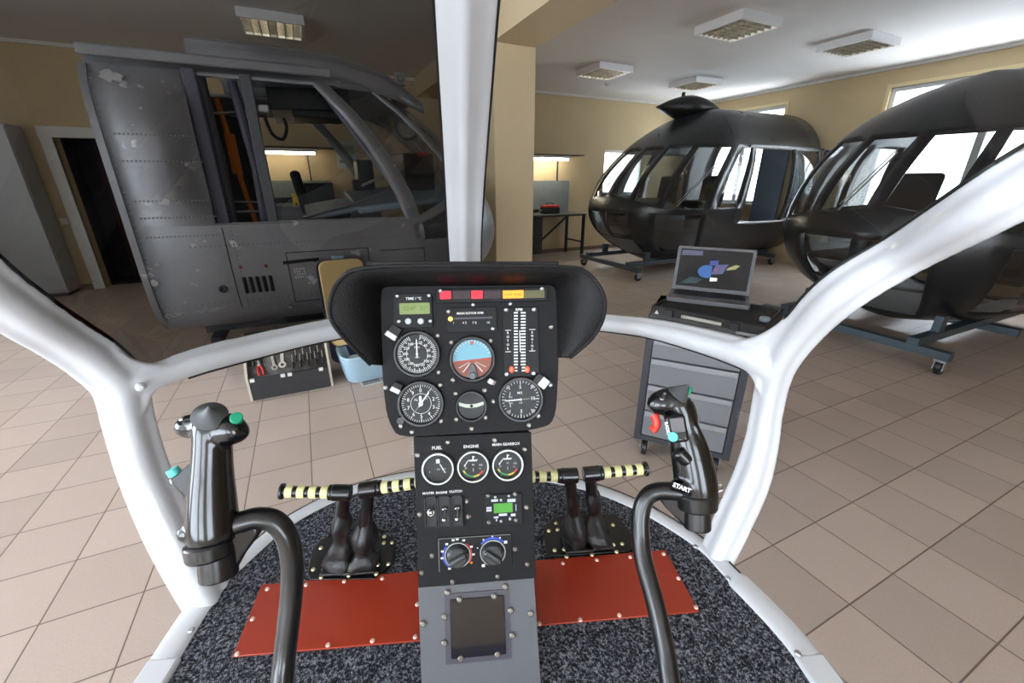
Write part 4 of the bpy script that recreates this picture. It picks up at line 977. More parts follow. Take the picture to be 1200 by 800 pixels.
floor_plate('pedal_mount', 'black bolted plate under the two right pedals', 'mounting plate', [(640, 654), (637, 622), (648, 609), (664, 604), (722, 604), (741, 628), (746, 640), (735, 648)], ZF+.008, .006, M_PLATE,
            [(651.6, 613), (643, 622), (653.5, 620.6), (650, 644.5), (661, 643.4), (664, 652), (690.7, 641), (693.7, 649.7), (718.3, 615), (719, 638), (729, 637), (722.6, 646.5)], .0047, M_BRASS, 'bolt')
M_HEEL = mat('red_brown_heel_plate', (158, 52, 30), .34, bump=.06, bscale=60, var=.08, vscale=6)
M_PINK = mat('pale_screw', (228, 190, 176), .4, .3)
floor_plate('heel_plate', 'red brown heel plate left of the console', 'heel plate', [(307, 686), (500, 669.5), (500, 751), (273, 770.5)], ZF+.008, .004, M_HEEL,
            [(313.3, 690), (358.7, 685), (403.5, 681), (448, 677.5), (296, 725), (278, 766), (384.5, 755.5), (436.5, 750.5), (486.7, 746), (489, 708)], .0045, M_PINK)
floor_plate('heel_plate', 'red brown heel plate right of the console', 'heel plate', [(618, 658.5), (779, 645.5), (819, 717.5), (618, 735)], ZF+.008, .004, M_HEEL,
            [(659.6, 659.8), (699.5, 656), (738.3, 652.5), (777.7, 649), (795, 677.5), (815.6, 711.6), (725.8, 720.7), (680, 726), (632, 730.6)], .0045, M_PINK)
# ================================================================ fuselage nose sections standing in the hall
M_HULLD = mat('dark_hull_paint', (29, 31, 33), .3, var=.25, vscale=3, spec=.5, bump=.05, bscale=8)
def grey_hull():
    m = mat('grey_hull_paint', (160, 163, 170), .34, .3, var=.14, vscale=2.2, bump=.12, bscale=5)
    nt = m.node_tree; b = nt.nodes['Principled BSDF']; src = b.inputs['Base Color'].links[0].from_socket
    tc = nt.nodes.new('ShaderNodeTexCoord'); n = nt.nodes.new('ShaderNodeTexNoise'); n.inputs['Scale'].default_value = 5.5; n.inputs['Detail'].default_value = 5; n.inputs['Roughness'].default_value = .62
    nt.links.new(tc.outputs['Object'], n.inputs['Vector'])
    r = nt.nodes.new('ShaderNodeMapRange'); r.inputs[1].default_value = .645; r.inputs[2].default_value = .69; nt.links.new(n.outputs[0], r.inputs[0])
    mx = nt.nodes.new('ShaderNodeMix'); mx.data_type = 'RGBA'; nt.links.new(r.outputs[0], mx.inputs[0]); nt.links.new(src, mx.inputs[6]); mx.inputs[7].default_value = (*lin((236, 236, 240)), 1)
    nt.links.new(mx.outputs[2], b.inputs['Base Color']); return m
M_HULLG = grey_hull()
G_HELI = glass('fuselage_glass', (.52, .55, .55), 1.0, .02, .03)
G_CHIN = glass('fuselage_chin_glass', (.16, .17, .17), 1.0, .02, .06)
G_CLEARW = glass('clear_fuselage_glass', (.86, .88, .88), 1.0, .02, .02)
M_INT = mat('dark_interior', (38, 40, 44), .7); M_BLUEI = mat('blue_grey_interior', (96, 110, 126), .55, var=.1, vscale=5)
M_SEATF = mat('black_seat_fabric', (24, 24, 26), .85)

class Fuselage:
    def __init__(s, t, expo, zc, hz, w, L, hull, levels, cols, wins, x0top=1.75):
        """t: thing (local: nose tip at x=0, body towards +x). levels: [(name, z or fn(phi))]; cols: [('x',X,side)|('p',phi)]; wins: [(part, material, (ca, cb), (la, lb))]"""
        s.t, s.e, s.zc, s.hz, s.w, s.L, s.x0top = t, expo, zc, hz, w, L, x0top
        s.hull = hull; s.levels, s.cols, s.wins = levels, cols, wins; s.make()
    def W(s, z): return s.w*max(0, 1-abs((z-s.zc)/s.hz)**s.e)**(1/s.e)
    def x0(s, z): return s.x0top*((z-1)/1.6)**1.8 if z > 1 else .8*((1-z)/.75)**2
    def xc(s, z): return 1.1 + .6*s.x0(z)
    def pos(s, col, z):
        if col[0] == 'p':
            f = R(col[1]); c_, s_ = max(0, math.cos(f)), abs(math.sin(f)); sg = 1 if col[1] >= 0 else -1
            return Vector((s.xc(z) - (s.xc(z)-s.x0(z))*c_**.85, sg*s.W(z)*s_**.85, z))
        X, sd = col[1], col[2]; k = max(0, min(1, (2.1-X)/.9))
        return Vector((max(X, 1.1) + k*(s.xc(z)-1.1) if X < s.L else s.L, sd*s.W(z), z))
    def phi(s, col): return col[1] if col[0] == 'p' else 90*col[2]
    def lev(s, l, col): return l(s.phi(col)) if callable(l) else l
    def make(s):
        # refine columns and levels, keeping the break lines
        C2, cmap = [], {}
        for i, c in enumerate(s.cols):
            cmap[i] = len(C2)
            C2.append(c)
            if i+1 < len(s.cols):
                d = s.cols[i+1]
                n = max(1, int(abs(s.phi(d)-s.phi(c))/6)) if (c[0] == 'p' or d[0] == 'p') else max(1, int(abs(d[1]-c[1])/.25))
                for k in range(1, n):
                    f = k/n
                    if c[0] == 'p' and d[0] == 'p': C2.append(('p', c[1]*(1-f)+d[1]*f))
                    elif c[0] == 'x' and d[0] == 'x': C2.append(('x', c[1]*(1-f)+d[1]*f, c[2]))
        L2, lmap = [], {}
        for i, l in enumerate(s.levels):
            lmap[i] = len(L2); L2.append((l, l, 0))
            if i+1 < len(s.levels):
                for k in range(1, 5): L2.append((l, s.levels[i+1], k/5))
        G = [[s.pos(c, s.lev(a, c)*(1-f)+s.lev(b, c)*f) for c in C2] for a, b, f in L2]
        s.G, s.cmap, s.lmap = G, cmap, lmap
        owner = {}
        for wi, wd in enumerate(s.wins):
            (ca, cb), (la, lb) = wd[2], wd[3]
            for j in range(lmap[la], lmap[lb]):
                for i in range(cmap[ca], cmap[cb]): owner[(j, i)] = wi
        def quads(sel):
            mb = MB(); vi = {}; fs = []
            for j in range(len(L2)-1):
                for i in range(len(C2)-1):
                    if owner.get((j, i), -1) != sel: continue
                    q = []
                    for a, b in ((j, i), (j, i+1), (j+1, i+1), (j+1, i)):
                        if (a, b) not in vi: vi[(a, b)] = len(mb.v); mb.v.append(G[a][b].copy())
                        q.append(vi[(a, b)])
                    mb.f.append(tuple(q)); mb.m.append(0)
            return mb
        s.hullo = quads(-1).build('hull', s.hull, s.t, world=False, solid=.03, angle=50)
        for wi, (nm, m, (ca, cb), (la, lb)) in enumerate([w[:4] for w in s.wins]):
            o = None
            if m is not None: o = quads(wi).build(nm, m, s.t, world=False, angle=50)
            ring = []
            a0, a1, b0, b1 = cmap[ca], cmap[cb], lmap[la], lmap[lb]
            ring += [G[b0][i] for i in range(a0, a1)] + [G[j][a1] for j in range(b0, b1)] + [G[b1][i] for i in range(a1, a0, -1)] + [G[j][a0] for j in range(b1, b0, -1)]
            ring = [r.copy() for r in ring]
            ring.append(ring[0].copy()); ring.append(ring[1].copy())
            MB().tube(ring, .014, 6).build('window_frame', s.hull, o if o is not None else s.t, world=False)
    def on(s, x, side, z, off=0): w = s.W(z); return Vector((x, side*(w+off), z))
def dolly(t, L, w, z, nose=0.0, m=None):
    m = m or mat('dolly_blue_grey', (66, 78, 86), .4, .3)
    for y in (-w, w):
        MB().boxa((nose, y-.04, z-.07), (L, y+.04, z)).build('rail', m, t, world=False, bevel=.004)
    for x in (nose+.05, L*.55, L-.1):
        MB().boxa((x-.04, -w-.25, z-.13), (x+.04, w+.25, z-.06)).build('crossbar', m, t, world=False, bevel=.004)
    for x in (nose+.05, L-.1):
        for y in (-w-.2, w+.2):
            cst = MB().cyl((x+.03, y-.02, .065), (x+.03, y+.02, .065), .062, n=20).build('caster', M_BLACKP, t, world=False, bevel=.005)
            MB().boxa((x-.02, y-.035, .05), (x+.06, y-.026, z-.13)).boxa((x-.02, y+.026, .05), (x+.06, y+.035, z-.13)).boxa((x-.03, y-.04, z-.15), (x+.06, y+.04, z-.13)).cyl((x+.03, y-.04, .065), (x+.03, y+.04, .065), .012, n=8).build('caster_fork', M_STEEL, cst, world=False)
    for x, y in ((nose+.4, -w), (nose+.4, w), (L-.4, -w), (L-.4, w)):
        MB().boxa((x-.05, y-.03, z), (x+.05, y+.03, z+.14)).build('cradle', m, t, world=False, bevel=.004)
def seat(t, x, y, z0, side=1):
    g = MB().box((x, y, z0+.4), (.46, .46, .1)).build('pilot_seat', M_SEATF, t, world=False, bevel=.03, seg=3)
    MB().box((x+.24, y, z0+.62), (.1, .46, .44), (0, .15, 0)).build('backrest', M_SEATF, g, world=False, bevel=.04, seg=3)
    MB().boxa((x-.15, y-.15, z0), (x+.15, y+.15, z0+.35)).build('seat_base', M_DARKMET, g, world=False, bevel=.01)

def dark_fuselage(name, label, tip, vc, L, door=True, drop=0):
    t = thing(name, label, 'helicopter', (tip, vc, 0), group='dark helicopter nose sections on dollies')
    sill = lambda f: 1.30 - .2*min(1, abs(f)/55)
    lv = [.215, .3, .42, .62, .86, 1.03, sill, 1.97-drop*.5, 2.2-drop*.7, 2.42-drop*.9, 2.54-drop, 2.585-drop, 2.6-drop]
    d1, d2 = (2.86, 3.0) if L > 3.2 else (2.5, 2.65)
    cols = [('x', L, -1), ('x', d2, -1), ('x', d1, -1), ('x', 1.85, -1), ('x', 1.66, -1), ('x', 1.22, -1), ('p', -90), ('p', -86), ('p', -51), ('p', -46), ('p', -24), ('p', -20), ('p', -1.5), ('p', 1.5), ('p', 20), ('p', 24), ('p', 46), ('p', 51), ('p', 86), ('p', 90), ('x', 1.22, 1), ('x', 1.66, 1), ('x', 1.85, 1), ('x', d1, 1), ('x', d2, 1), ('x', L, 1)]
    wins = [('windshield', G_HELI, (a, b), (6, 7)) for a, b in ((7, 8), (9, 10), (11, 12), (13, 14), (15, 16), (17, 18))]
    wins += [('chin_window', G_CHIN, (7, 9), (2, 5)), ('chin_window', G_CHIN, (10, 12), (3, 5)), ('chin_window', G_CHIN, (13, 15), (3, 5)), ('chin_window', G_CHIN, (16, 18), (2, 5))]
    wins += [('chin_skin', mat('pale_chin_grey', (104, 106, 106), .45), (10, 15), (1, 3))]
    wins += [('side_window', G_HELI, (4, 5), (6, 7)), ('side_window', G_HELI, (20, 21), (6, 7)), ('door_opening', None, (2, 3), (4, 7)), ('side_window', G_HELI, (22, 23), (4, 7))]
    F = Fuselage(t, 2.5, 1.40-drop/2, 1.2-drop/2, 1.13, L, M_HULLD, lv, cols, wins)
    # floor, coaming, seats, rear frame
    MB().boxa((.75, -.85, .70), (L-.05, .85, .74)).build('cabin_floor', M_INT, t, world=False, smooth=False)
    MB().box((.75, 0, 1.08), (.35, 1.1, .22), (0, -.15, 0)).build('instrument_coaming', M_INT, t, world=False, bevel=.04, seg=3)
    seat(t, 1.6, -.5, .74); seat(t, 1.6, .5, .74)
    ring = []
    for k in range(64):
        a = 2*math.pi*k/64; z = F.zc + (F.hz-.02)*math.copysign(abs(math.sin(a))**.8, math.sin(a)); ring.append(Vector((L-.02, math.copysign(F.W(z)-.03, math.cos(a)), z)))
    MB().tube(ring+[ring[0]], .03, 6).build('rear_frame', M_INT, t, world=False)
    if door: MB().boxa((2.9, -.98, .74), (2.93, -.5, 2.05)).build('cabin_bulkhead', M_BLUEI, t, world=False, smooth=False)
    MB().boxa((1.75, -.35, 2.12), (2.3, .35, 2.24)).build('overhead_panel', M_INT, t, world=False, bevel=.02)
    # sliding blister slid aft + pale sill rail
    rows = []
    for j in range(9):
        v = j/8; z = .88+1.09*v; row = []
        for i in range(9):
            u = i/8; bul = .13*math.sin(math.pi*u)**.6*math.sin(math.pi*v)**.6 if 0 < u < 1 and 0 < v < 1 else 0
            row.append(F.on(2.9+.62*u, -1, z, .02+bul))
        rows.append(row)
    sb = None if not door else MB().grid(rows).build('blister_window', glass('blister_glass', (.55, .6, .62), 1.0, .05, .1), t, world=False)
    e = rows[0] + [r[-1] for r in rows[1:]] + rows[-1][::-1][1:] + [r[0] for r in rows[::-1][1:]]
    if door: MB().tube(e, .016, 6).build('blister_frame', mat('grey_frame', (92, 96, 100), .4, .3), sb, world=False)
    MB().bar(F.on(1.8, -1, .86, .03), F.on(L-.05, -1, .86, .03), .02, .02).build('sill_rail', M_ALU, t, world=False)
    MB().bar(F.on(1.8, -1, 1.99, .03), F.on(L+.05, -1, 1.99, .03), .02, .03).build('top_rail', mat('grey_frame', 0) if False else M_HULLD, t, world=False)
    # wipers
    for f0, f1 in ((-62, -80), (10, 3)):
        a = F.pos(('p', f0), 1.14 if f0 < -50 else 1.24); b2 = F.pos(('p', f1), 1.72); out = Vector((-.03, -.03 if f0 < -20 else 0, .01))
        MB().tube([a+out, b2+out], .007, 6).tube([a+out+Vector((0, 0, .05)), b2+out*1.3+Vector((0, 0, .03))], .005, 6).build('wiper', M_STEEL, t, world=False)
    MB().cyl(F.pos(('p', 0), 1.95)+Vector((.3, 0, .15)), F.pos(('p', 0), 1.95)+Vector((.28, 0, .27)), .006, n=6).build('probe', M_HULLD, t, world=False)
    MB().cyl(F.on(L-.2, -1, 2.2, -.05), F.on(L-.2, -1, 2.28, .06), .014, n=8).build('antenna', M_HULLD, t, world=False)
    seam = [F.on(1.5, -1, z, .004) for z in (2.0, 2.1, 2.2, 2.3, 2.4)]
    MB().tube(seam, .004, 5).build('skin_seam', M_SEAL, t, world=False)
    dolly(t, L-.1, .55, .27, .1)
    return t, F
H2, F2 = dark_fuselage('helicopter_nose', 'dark fuselage nose in the middle with a lens shaped pod on its roof', 4.45, 5.8, 3.6)
pod = MB()
rows = []
for i in range(17):
    u = -1+2*i/16; r = (1-abs(u)**1.7)
    rows.append([Vector((1.68+.56*u*.9, .13-.56*u*.43, 2.64-.02*u)) + Vector((math.cos(a)*.34*r*.43, math.cos(a)*.34*r*.9, (math.sin(a)*.19)*r)) for a in [2*math.pi*k/20 for k in range(20)]])
pod.grid(rows, closed=True).build('roof_pod', mat('black_pod', (20, 22, 22), .4), H2, world=False)
MB().cyl((1.7, .1, 2.35), (1.7, .1, 2.56), .2, .14, 20).cyl((1.55, .15, 2.8), (1.55, .15, 2.87), .03).build('pod_mount', M_HULLD, H2, world=False)
H3, F3 = dark_fuselage('helicopter_nose', 'dark fuselage nose at the right, nearest to the viewer and cut by the frame', 4.35, 2.05, 2.8, False, .2)

# ---- the grey cockpit section on the left -----------------------------------
HG = thing('helicopter_nose', 'scuffed grey fuselage section with open side on the left', 'helicopter', (1.93, 4.9, 0), (0, 0, math.pi))
sill = lambda f: 1.44 - .24*max(0, min(1, (abs(f)-60)/28))
LG = 3.03
lv = [.36, .40, .55, .95, 1.05, 1.18, sill, 2.17, 2.27, 2.4, 2.52, 2.6, 2.64]
lv = [.36, .40, .55, 1.0, lambda f: sill(f)-.05, sill, 2.17, 2.21, 2.25, 2.275, 2.285, 2.29]
cols = [('x', LG, -1), ('x', 2.5, -1), ('x', 1.13, -1), ('p', -90), ('p', -87), ('p', -58), ('p', -53), ('p', -30), ('p', -26), ('p', -2), ('p', 2), ('p', 26), ('p', 30), ('p', 53), ('p', 58), ('p', 87), ('p', 90), ('x', 1.13, 1), ('x', 2.54, 1), ('x', LG, 1)]
wins = [('windshield', G_CLEARW, (a, b), (5, 6)) for a, b in ((4, 5), (6, 7), (8, 9), (10, 11), (12, 13), (14, 15))]
wins += [('nose_window', G_CLEARW, (4, 5), (3, 4)), ('nose_window', G_CLEARW, (14, 15), (4, 5)), ('door_opening', None, (17, 18), (5, 6)), ('door_opening', None, (1, 2), (5, 6))]
wins = [w for w in wins if not (w[0] == 'nose_window')] + [('nose_window', G_CLEARW, (14, 15), (3, 4)), ('nose_window', G_CLEARW, (4, 5), (3, 4))]
FG = Fuselage(HG, 6, 1.325, .97, 1.14, LG, M_HULLG, lv, cols, wins)
gi = lambda n, mb, m, **k: mb.build(n, m, HG, world=False, **k)
gi('cabin_floor', MB().boxa((.7, -1.0, .72), (LG-.03, 1.0, .76)), M_INT, smooth=False)
M_LILAC = mat('lilac_grey_panel', (104, 106, 124), .5, var=.1, vscale=6)
gi('door_pillar', MB().boxa((2.45, .98, .8), (2.53, 1.09, 2.2)).boxa((2.42, .86, .8), (2.53, .98, 2.2)), M_LILAC, bevel=.01)
gi('cabin_bulkhead', MB().boxa((2.84, -.98, .76), (2.88, -.3, 2.24)).boxa((2.84, -.3, 2.1), (2.88, .45, 2.24)).boxa((2.84, .45, .76), (2.88, .95, 2.2)), M_LILAC, smooth=False)
gi('side_skin_lining', MB().boxa((2.35, -1.04, .8), (2.84, -.99, 2.15)), M_INT, smooth=False)
gi('rib', MB().tube([(2.24, .94, 1.0), (2.22, .95, 1.6), (2.26, .94, 2.16)], .03, 8), M_LILAC)
gi('window_post', MB().boxa((2.13, 1.02, 1.14), (2.20, 1.09, 2.19)), mat('dull_blue_grey', (110, 116, 124), .5), bevel=.006)
gi('orange_harness', MB().tube([(2.42, .55, 2.1), (2.4, .57, 1.9), (2.37, .58, 1.5), (2.32, .6, 1.1), (2.3, .6, .85)], .02, 8, 3).box((2.385, .57, 1.7), (.07, .04, .3)), M_ORG)
pp_ = MB()
for k, y in enumerate((.7, .62, .5, .38, .25)): pp_.tube([(2.78-.06*k, y, .8), (2.76-.07*k, y+.01, 1.3+.1*k), (2.7-.03*k, y-.02, 2.2)], .012+.004*(k % 2), 8, 2)
gi('cable_bundle', pp_, mat('brown_cables', (74, 56, 52), .6))
gi('pipe_rail', MB().tube([(2.5, .9, 1.95), (2.2, .9, 1.98)], .008, 6).tube([(2.5, .9, 1.27), (2.2, .9, 1.27)], .011, 6).tube([(2.5, .9, 1.35), (2.2, .9, 1.34)], .008, 6), M_STEEL)
gi('overhead_console', MB().box((1.75, .2, 2.12), (.62, 1.0, .16), (0, .05, 0)).box((1.7, .45, 2.02), (.4, .4, .06)), mat('green_black_console', (46, 52, 50), .5), bevel=.01)
gi('grab_handle', MB().tube([(2.1, .9, 1.98), (2.07, .9, 1.84), (2.0, .9, 1.80), (1.96, .9, 1.88), (1.97, .9, 1.95)], .012, 8, 3).tube([(1.1, .8, 2.0), (1.08, .8, 1.88), (1.0, .8, 1.84), (.92, .8, 1.88)], .012, 8, 3), M_BLACKP)
gi('reading_lamp', MB().box((2.09, .92, 2.0), (.08, .07, .07)), M_ALU, bevel=.015)
gi('nose_deck', MB().box((1.05, .45, 1.36), (.95, 1.1, .06), (-.1, .1, 0)).box((1.68, .5, 1.27), (.5, .9, .05), (-.05, .16, 0)), mat('pale_blue_deck', (140, 160, 176), .5, var=.12, vscale=4), bevel=.02)
gi('deck_bar', MB().tube([(1.95, .98, 1.22), (1.5, .95, 1.33), (1.25, .9, 1.42)], .012, 8).tube([(1.45, .85, 1.46), (1.2, .9, 1.52), (1.0, .95, 1.26)], .012, 8, 4), M_STEEL)
gi('black_instrument_box', MB().box((.85, .2, 1.58), (.3, .6, .34)).box((1.3, -.1, 1.55), (.16, .3, .3)).box((1.42, .4, 1.46), (.12, .14, .1)), M_BLACKP, bevel=.015)
gi('windshield_post', MB().tube([FG.pos(('p', 88), 1.3)+Vector((.02, -.04, 0)), FG.pos(('p', 88), 2.2)+Vector((.02, -.04, 0))], .025, 8), mat('dull_blue_grey', 0) if False else M_LILAC)
gi('defroster_frame', MB().tube([(.35, .3, 1.55), (.72, .3, 1.95), (.95, .3, 2.15)], .02, 8).tube([(.35, -.3, 1.55), (.72, -.3, 1.95), (.95, -.3, 2.15)], .02, 8).bar((.4, .3, 1.62), (.4, -.3, 1.62), .05, .02), mat('pale_frame', (150, 158, 166), .45))
gi('warning_tag', MB().box((.9, .86, 1.72), (.1, .01, .03)), M_RED)
gi('mirror_bracket', MB().box((.9, .2, 2.42), (.1, .05, .12)).cyl((.9, .16, 2.42), (.9, .24, 2.42), .03), M_STEEL, bevel=.008)
gi('probe', MB().cyl((.52, .3, 2.2), (.3, .3, 2.42), .035, .02).cyl((.3, .3, 2.42), (.24, .3, 2.5), .006).cyl((.33, .34, 2.4), (.27, .34, 2.48), .006), M_BLACKP)
# roof decking and gutter
gi('roof_gutter', MB().bar((LG, 1.03, 2.265), (1.75, 1.03, 2.265), .1, .035).bar((LG, 1.09, 2.245), (1.6, 1.08, 2.24), .03, .06), M_HULLG, bevel=.008)
rows = []
for j, (y, z) in enumerate(((.93, 2.24), (.9, 2.36), (.84, 2.42), (.6, 2.46), (0, 2.48), (-.6, 2.46), (-.84, 2.42), (-.9, 2.28))):
    rows.append([Vector((2.50, y, z)), Vector((2.0, y, z)), Vector((1.5, y, z-.02)), Vector((1.15, y*.97, z-.1-.02*(z-2.24))), Vector((.85, y*.9, 2.05 + (z-2.24)*.55)), ])
gi('roof_deck', MB().grid(rows), M_HULLG, solid=.012, angle=30)
gi('roof_lip', MB().tube([(2.5, .85, 2.42), (2.0, .85, 2.42), (1.5, .85, 2.40), (1.15, .83, 2.31)], .012, 6), M_ALU)
# rear cut edge
def side(x, z, off=.0): return FG.on(x, 1, z, .015+off)
edge = [side(LG, .42+(2.18-.42)*k/30, .004) for k in range(31)]
gi('end_flange', MB().sweep(edge, [(-1, -.2), (1, -.2), (1, .2), (-1, .2)], .02, lambda i, p, d: (0, 1, 0)), M_HULLG)
riv = MB()
def rivet(x, z): riv.lathe([(0, .003), (.005, .0015), (.006, 0)], side(x, z), (0, 1, 0), 6)
for z in (1.78, 1.62, 1.37, 1.26, 1.13):
    for k in range(20): rivet(LG-.08-k*.0225, z)
for k in range(46): rivet(LG-.035, .5+k*.037)
for k in range(50): rivet(.9+k*.042, .62); rivet(1.25+k*.03, 1.05)
for k in range(28): rivet(1.55, .55+k*.02); rivet(2.45, .55+k*.03)
o = gi('rivets', riv, mat('rivet_grey', (138, 138, 140), .35, .5)); o['kind'] = 'stuff'
gl_ = MB()
hx0, hx1, hz0, hz1 = 1.50, 2.12, .56, .97                  # access hatch
for a, b in (((hx0, hz0), (hx1, hz0)), ((hx1, hz0), (hx1, hz1)), ((hx1, hz1), (hx0, hz1)), ((hx0, hz1), (hx0, hz0))):
    n = 8; gl_.tube([side(a[0]+(b[0]-a[0])*k/n, a[1]+(b[1]-a[1])*k/n, .001) for k in range(n+1)], .0035, 5)
for a, b in (((1.02, .56), (1.02, .95)), ((2.5, .5), (2.5, 1.18)), ((1.4, .94), (1.02, .94))):
    n = 8; gl_.tube([side(a[0]+(b[0]-a[0])*k/n, a[1]+(b[1]-a[1])*k/n, .001) for k in range(n+1)], .0035, 5)
gi('panel_seam', gl_, mat('dark_seam', (40, 42, 44), .6))
def onside(px, py):                                       # point of the near flank behind a pixel -> local
    w = ONP(px, py, Vector((0, 3.77, 0)), Vector((0, 1, 0))); return 1.93-w.x, w.z
for k in range(5):
    x, z = onside(288+k*7.6, 333.5-k*.6)
    v = MB(); pts = [side(x, z-.062+.124*j/6, .006) for j in range(7)]; v.sweep(pts, chaikin([(-1, -1), (1, -1), (1, 1), (-1, 1)], 1), .012, lambda i, p, d: (0, 1, 0), heights=.01); gi('vent_slot', v, M_DIAL)
for px, py in ((282, 312.5), (312, 311)):
    x, z = onside(px, py); gi('red_plug', MB().lathe([(0, .006), (.012, .005), (.014, 0)], side(x, z), (0, 1, 0), 12), mat('dull_red', (140, 56, 50), .5))
x, z = onside(353, 305.5); gi('door_handle', MB().bar(side(x+.13, z, .02), side(x-.13, z+.012, .02), .03, .022).cyl(side(x+.1, z), side(x+.1, z, .02), .012, n=8).cyl(side(x-.1, z), side(x-.1, z, .02), .012, n=8), M_BLACKP, bevel=.005)
x, z = onside(262, 338); gi('static_port', MB().lathe([(.03, 0), (.03, .012), (.02, .014), (.012, .006), (0, .006)], side(x, z), (0, 1, 0), 16), mat('port_grey', (60, 62, 66), .5))
st_ = MB(); x, z = onside(351.5, 319)
for k in range(4):                                        # worn stencil, no longer readable
    for j in range(5):
        if (k*3+j) % 7 == 6: continue
        q = side(x+.034-j*.017, z+.033-k*.022, .004); st_.box(q, (.011, .002, .013 if (j+k) % 2 else .009)).box(q+Vector((0, .0008, .002)), (.004, .002, .016))
gi('stencil', st_, mat('stencil_white', (236, 236, 236), .6), recalc=False, smooth=False)
gi('underside_unit', MB().box((1.9, .5, .33), (.7, .5, .1)).cyl((1.6, .72, .33), (2.1, .72, .33), .035), M_BLACKP, bevel=.02)
sc_ = MB()
for px, py, r_ in ((124, 86, .05), (135, 89, .035), (166, 127, .012), (152, 154, .014), (157, 147, .009), (195, 238, .035), (227, 287, .02), (231, 281, .008), (232, 316, .016), (226, 332, .016), (231, 333.5, .014), (182, 331, .03), (185, 309, .016), (217, 354, .012), (241, 282, .012)):
    x, z = onside(px, py); pts = [FG.on(x+math.cos(2*math.pi*k/11)*r_*random.uniform(.55, 1.2), 1, z+math.sin(2*math.pi*k/11)*r_*random.uniform(.5, 1.0), .0185) for k in range(11)]
    sc_.prism(pts, (0, .0008, 0))
for k in range(34):
    x, z = onside(190+k*2.2+random.uniform(-1, 1), 372-k*.32+random.uniform(-2, 2)); r_ = random.uniform(.003, .012); sc_.prism([FG.on(x+math.cos(a)*r_*1.6, 1, z+math.sin(a)*r_*.6, .0185) for a in (0, 1.1, 2.3, 3.2, 4.4, 5.3)], (0, .0008, 0))
o = gi('worn_paint', sc_, mat('worn_paint_pale', (210, 210, 214), .5), smooth=False); o['kind'] = 'stuff'
x, z = onside(342, 371); gi('drain_fitting', MB().cyl(side(x, z+.08), side(x, z+.08, .04), .016, n=10), M_STEEL)
dolly(HG, LG-.15, .6, .32, .6)
seat(HG, 1.7, -.5, .76)
# a blue machine part with a pale top seen over the panel, beside the grey nose
# ================================================================ things standing on the hall floor
# ---- drawer cabinet on casters with the open case and the laptop
M_CARTG = mat('cart_drawer_grey', (118, 120, 124), .4, .2); M_CARTB = mat('cart_body_charcoal', (50, 52, 58), .4)
fl_, fr_ = P(742, 516, 2.40), P(853, 546, 2.20)
ax = Vector((fr_.x-fl_.x, fr_.y-fl_.y, 0)); cw = ax.length; ax.normalize(); dp = Vector((-ax.y, ax.x, 0))
if dp.dot(FC) < 0: dp = -dp
o0 = Vector((fl_.x, fl_.y, 0)) + ax*cw/2 + dp*.22
rc = Matrix((ax, dp, ZZ)).transposed()
CTT = thing('tool_cart', 'charcoal roller cabinet with grey drawers right of the console', 'tool cart', o0, rc)
hw, hd, zt = cw/2, .22, .86
MB().boxa((-hw, -hd, .12), (-hw+.035, hd, zt)).boxa((hw-.035, -hd, .12), (hw, hd, zt)).boxa((-hw, -hd+.005, .12), (hw, hd, .15)).boxa((-hw+.035, hd-.02, .15), (hw-.035, hd, zt)).boxa((-hw, -hd, zt-.03), (hw, hd, zt)).boxa((-hw+.035, -hd+.06, .15), (hw-.035, -hd+.07, zt-.03)).build('body', M_CARTB, CTT, world=False, smooth=False)
z = .155
for k, h in enumerate((.16, .16, .155, .11, .11)):
    if z+h > zt-.03: break
    d = MB().boxa((-hw+.038, -hd+.002, z), (hw-.038, hd-.06, z+h-.006)).build('drawer', M_CARTG, CTT, world=False, bevel=.004)
    MB().boxa((-hw+.045, -hd-.010, z+h-.032), (hw-.045, -hd+.004, z+h-.012)).boxa((-hw+.045, -hd-.010, z+h-.014), (hw-.045, -hd-.006, z+h-.004)).build('handle', mat('cart_handle_grey', (150, 152, 156), .35, .4), d, world=False, bevel=.002)
    z += h
for x in (-hw+.06, hw-.06):
    for y in (-hd+.05, hd-.05):
        c_ = MB().cyl((x-.014, y, .05), (x+.014, y, .05), .048, n=20).build('caster', M_BLACKP, CTT, world=False, bevel=.004)
        MB().boxa((x-.024, y-.02, .05), (x-.018, y+.02, .12)).boxa((x+.018, y-.02, .05), (x+.024, y+.02, .12)).boxa((x-.025, y-.03, .11), (x+.025, y+.03, .122)).build('caster_fork', M_STEEL, c_, world=False)
# case
ZK = zt
ca, cb = ONZ(762, 371, ZK), ONZ(895, 399, ZK)
ax2 = (cb-ca); kw = ax2.length; ax2.normalize(); dp2 = Vector((-ax2.y, ax2.x, 0)); kd = .36
rk = Matrix((ax2, dp2, ZZ)).transposed(); ko = ca + ax2*kw/2 + dp2*kd/2
KS = thing('laptop_case', 'black foam lined carrying case under the laptop on the cart', 'carrying case', ko, rk)
hk = .062
k_ = MB().boxa((-kw/2, -kd/2, 0), (kw/2, kd/2, .02)).boxa((-kw/2, -kd/2, .02), (kw/2, -kd/2+.012, hk)).boxa((-kw/2, kd/2-.012, .02), (kw/2, kd/2, hk)).boxa((-kw/2, -kd/2+.012, .02), (-kw/2+.012, kd/2-.012, hk)).boxa((kw/2-.012, -kd/2+.012, .02), (kw/2, kd/2-.012, hk))
k_.build('shell', M_BLACKP, KS, world=False, bevel=.004)
MB().boxa((-kw/2+.013, -kd/2+.013, .021), (kw/2-.013, kd/2-.013, hk-.008)).build('foam', mat('black_foam', (26, 26, 28), .9), KS, world=False, bevel=.004)
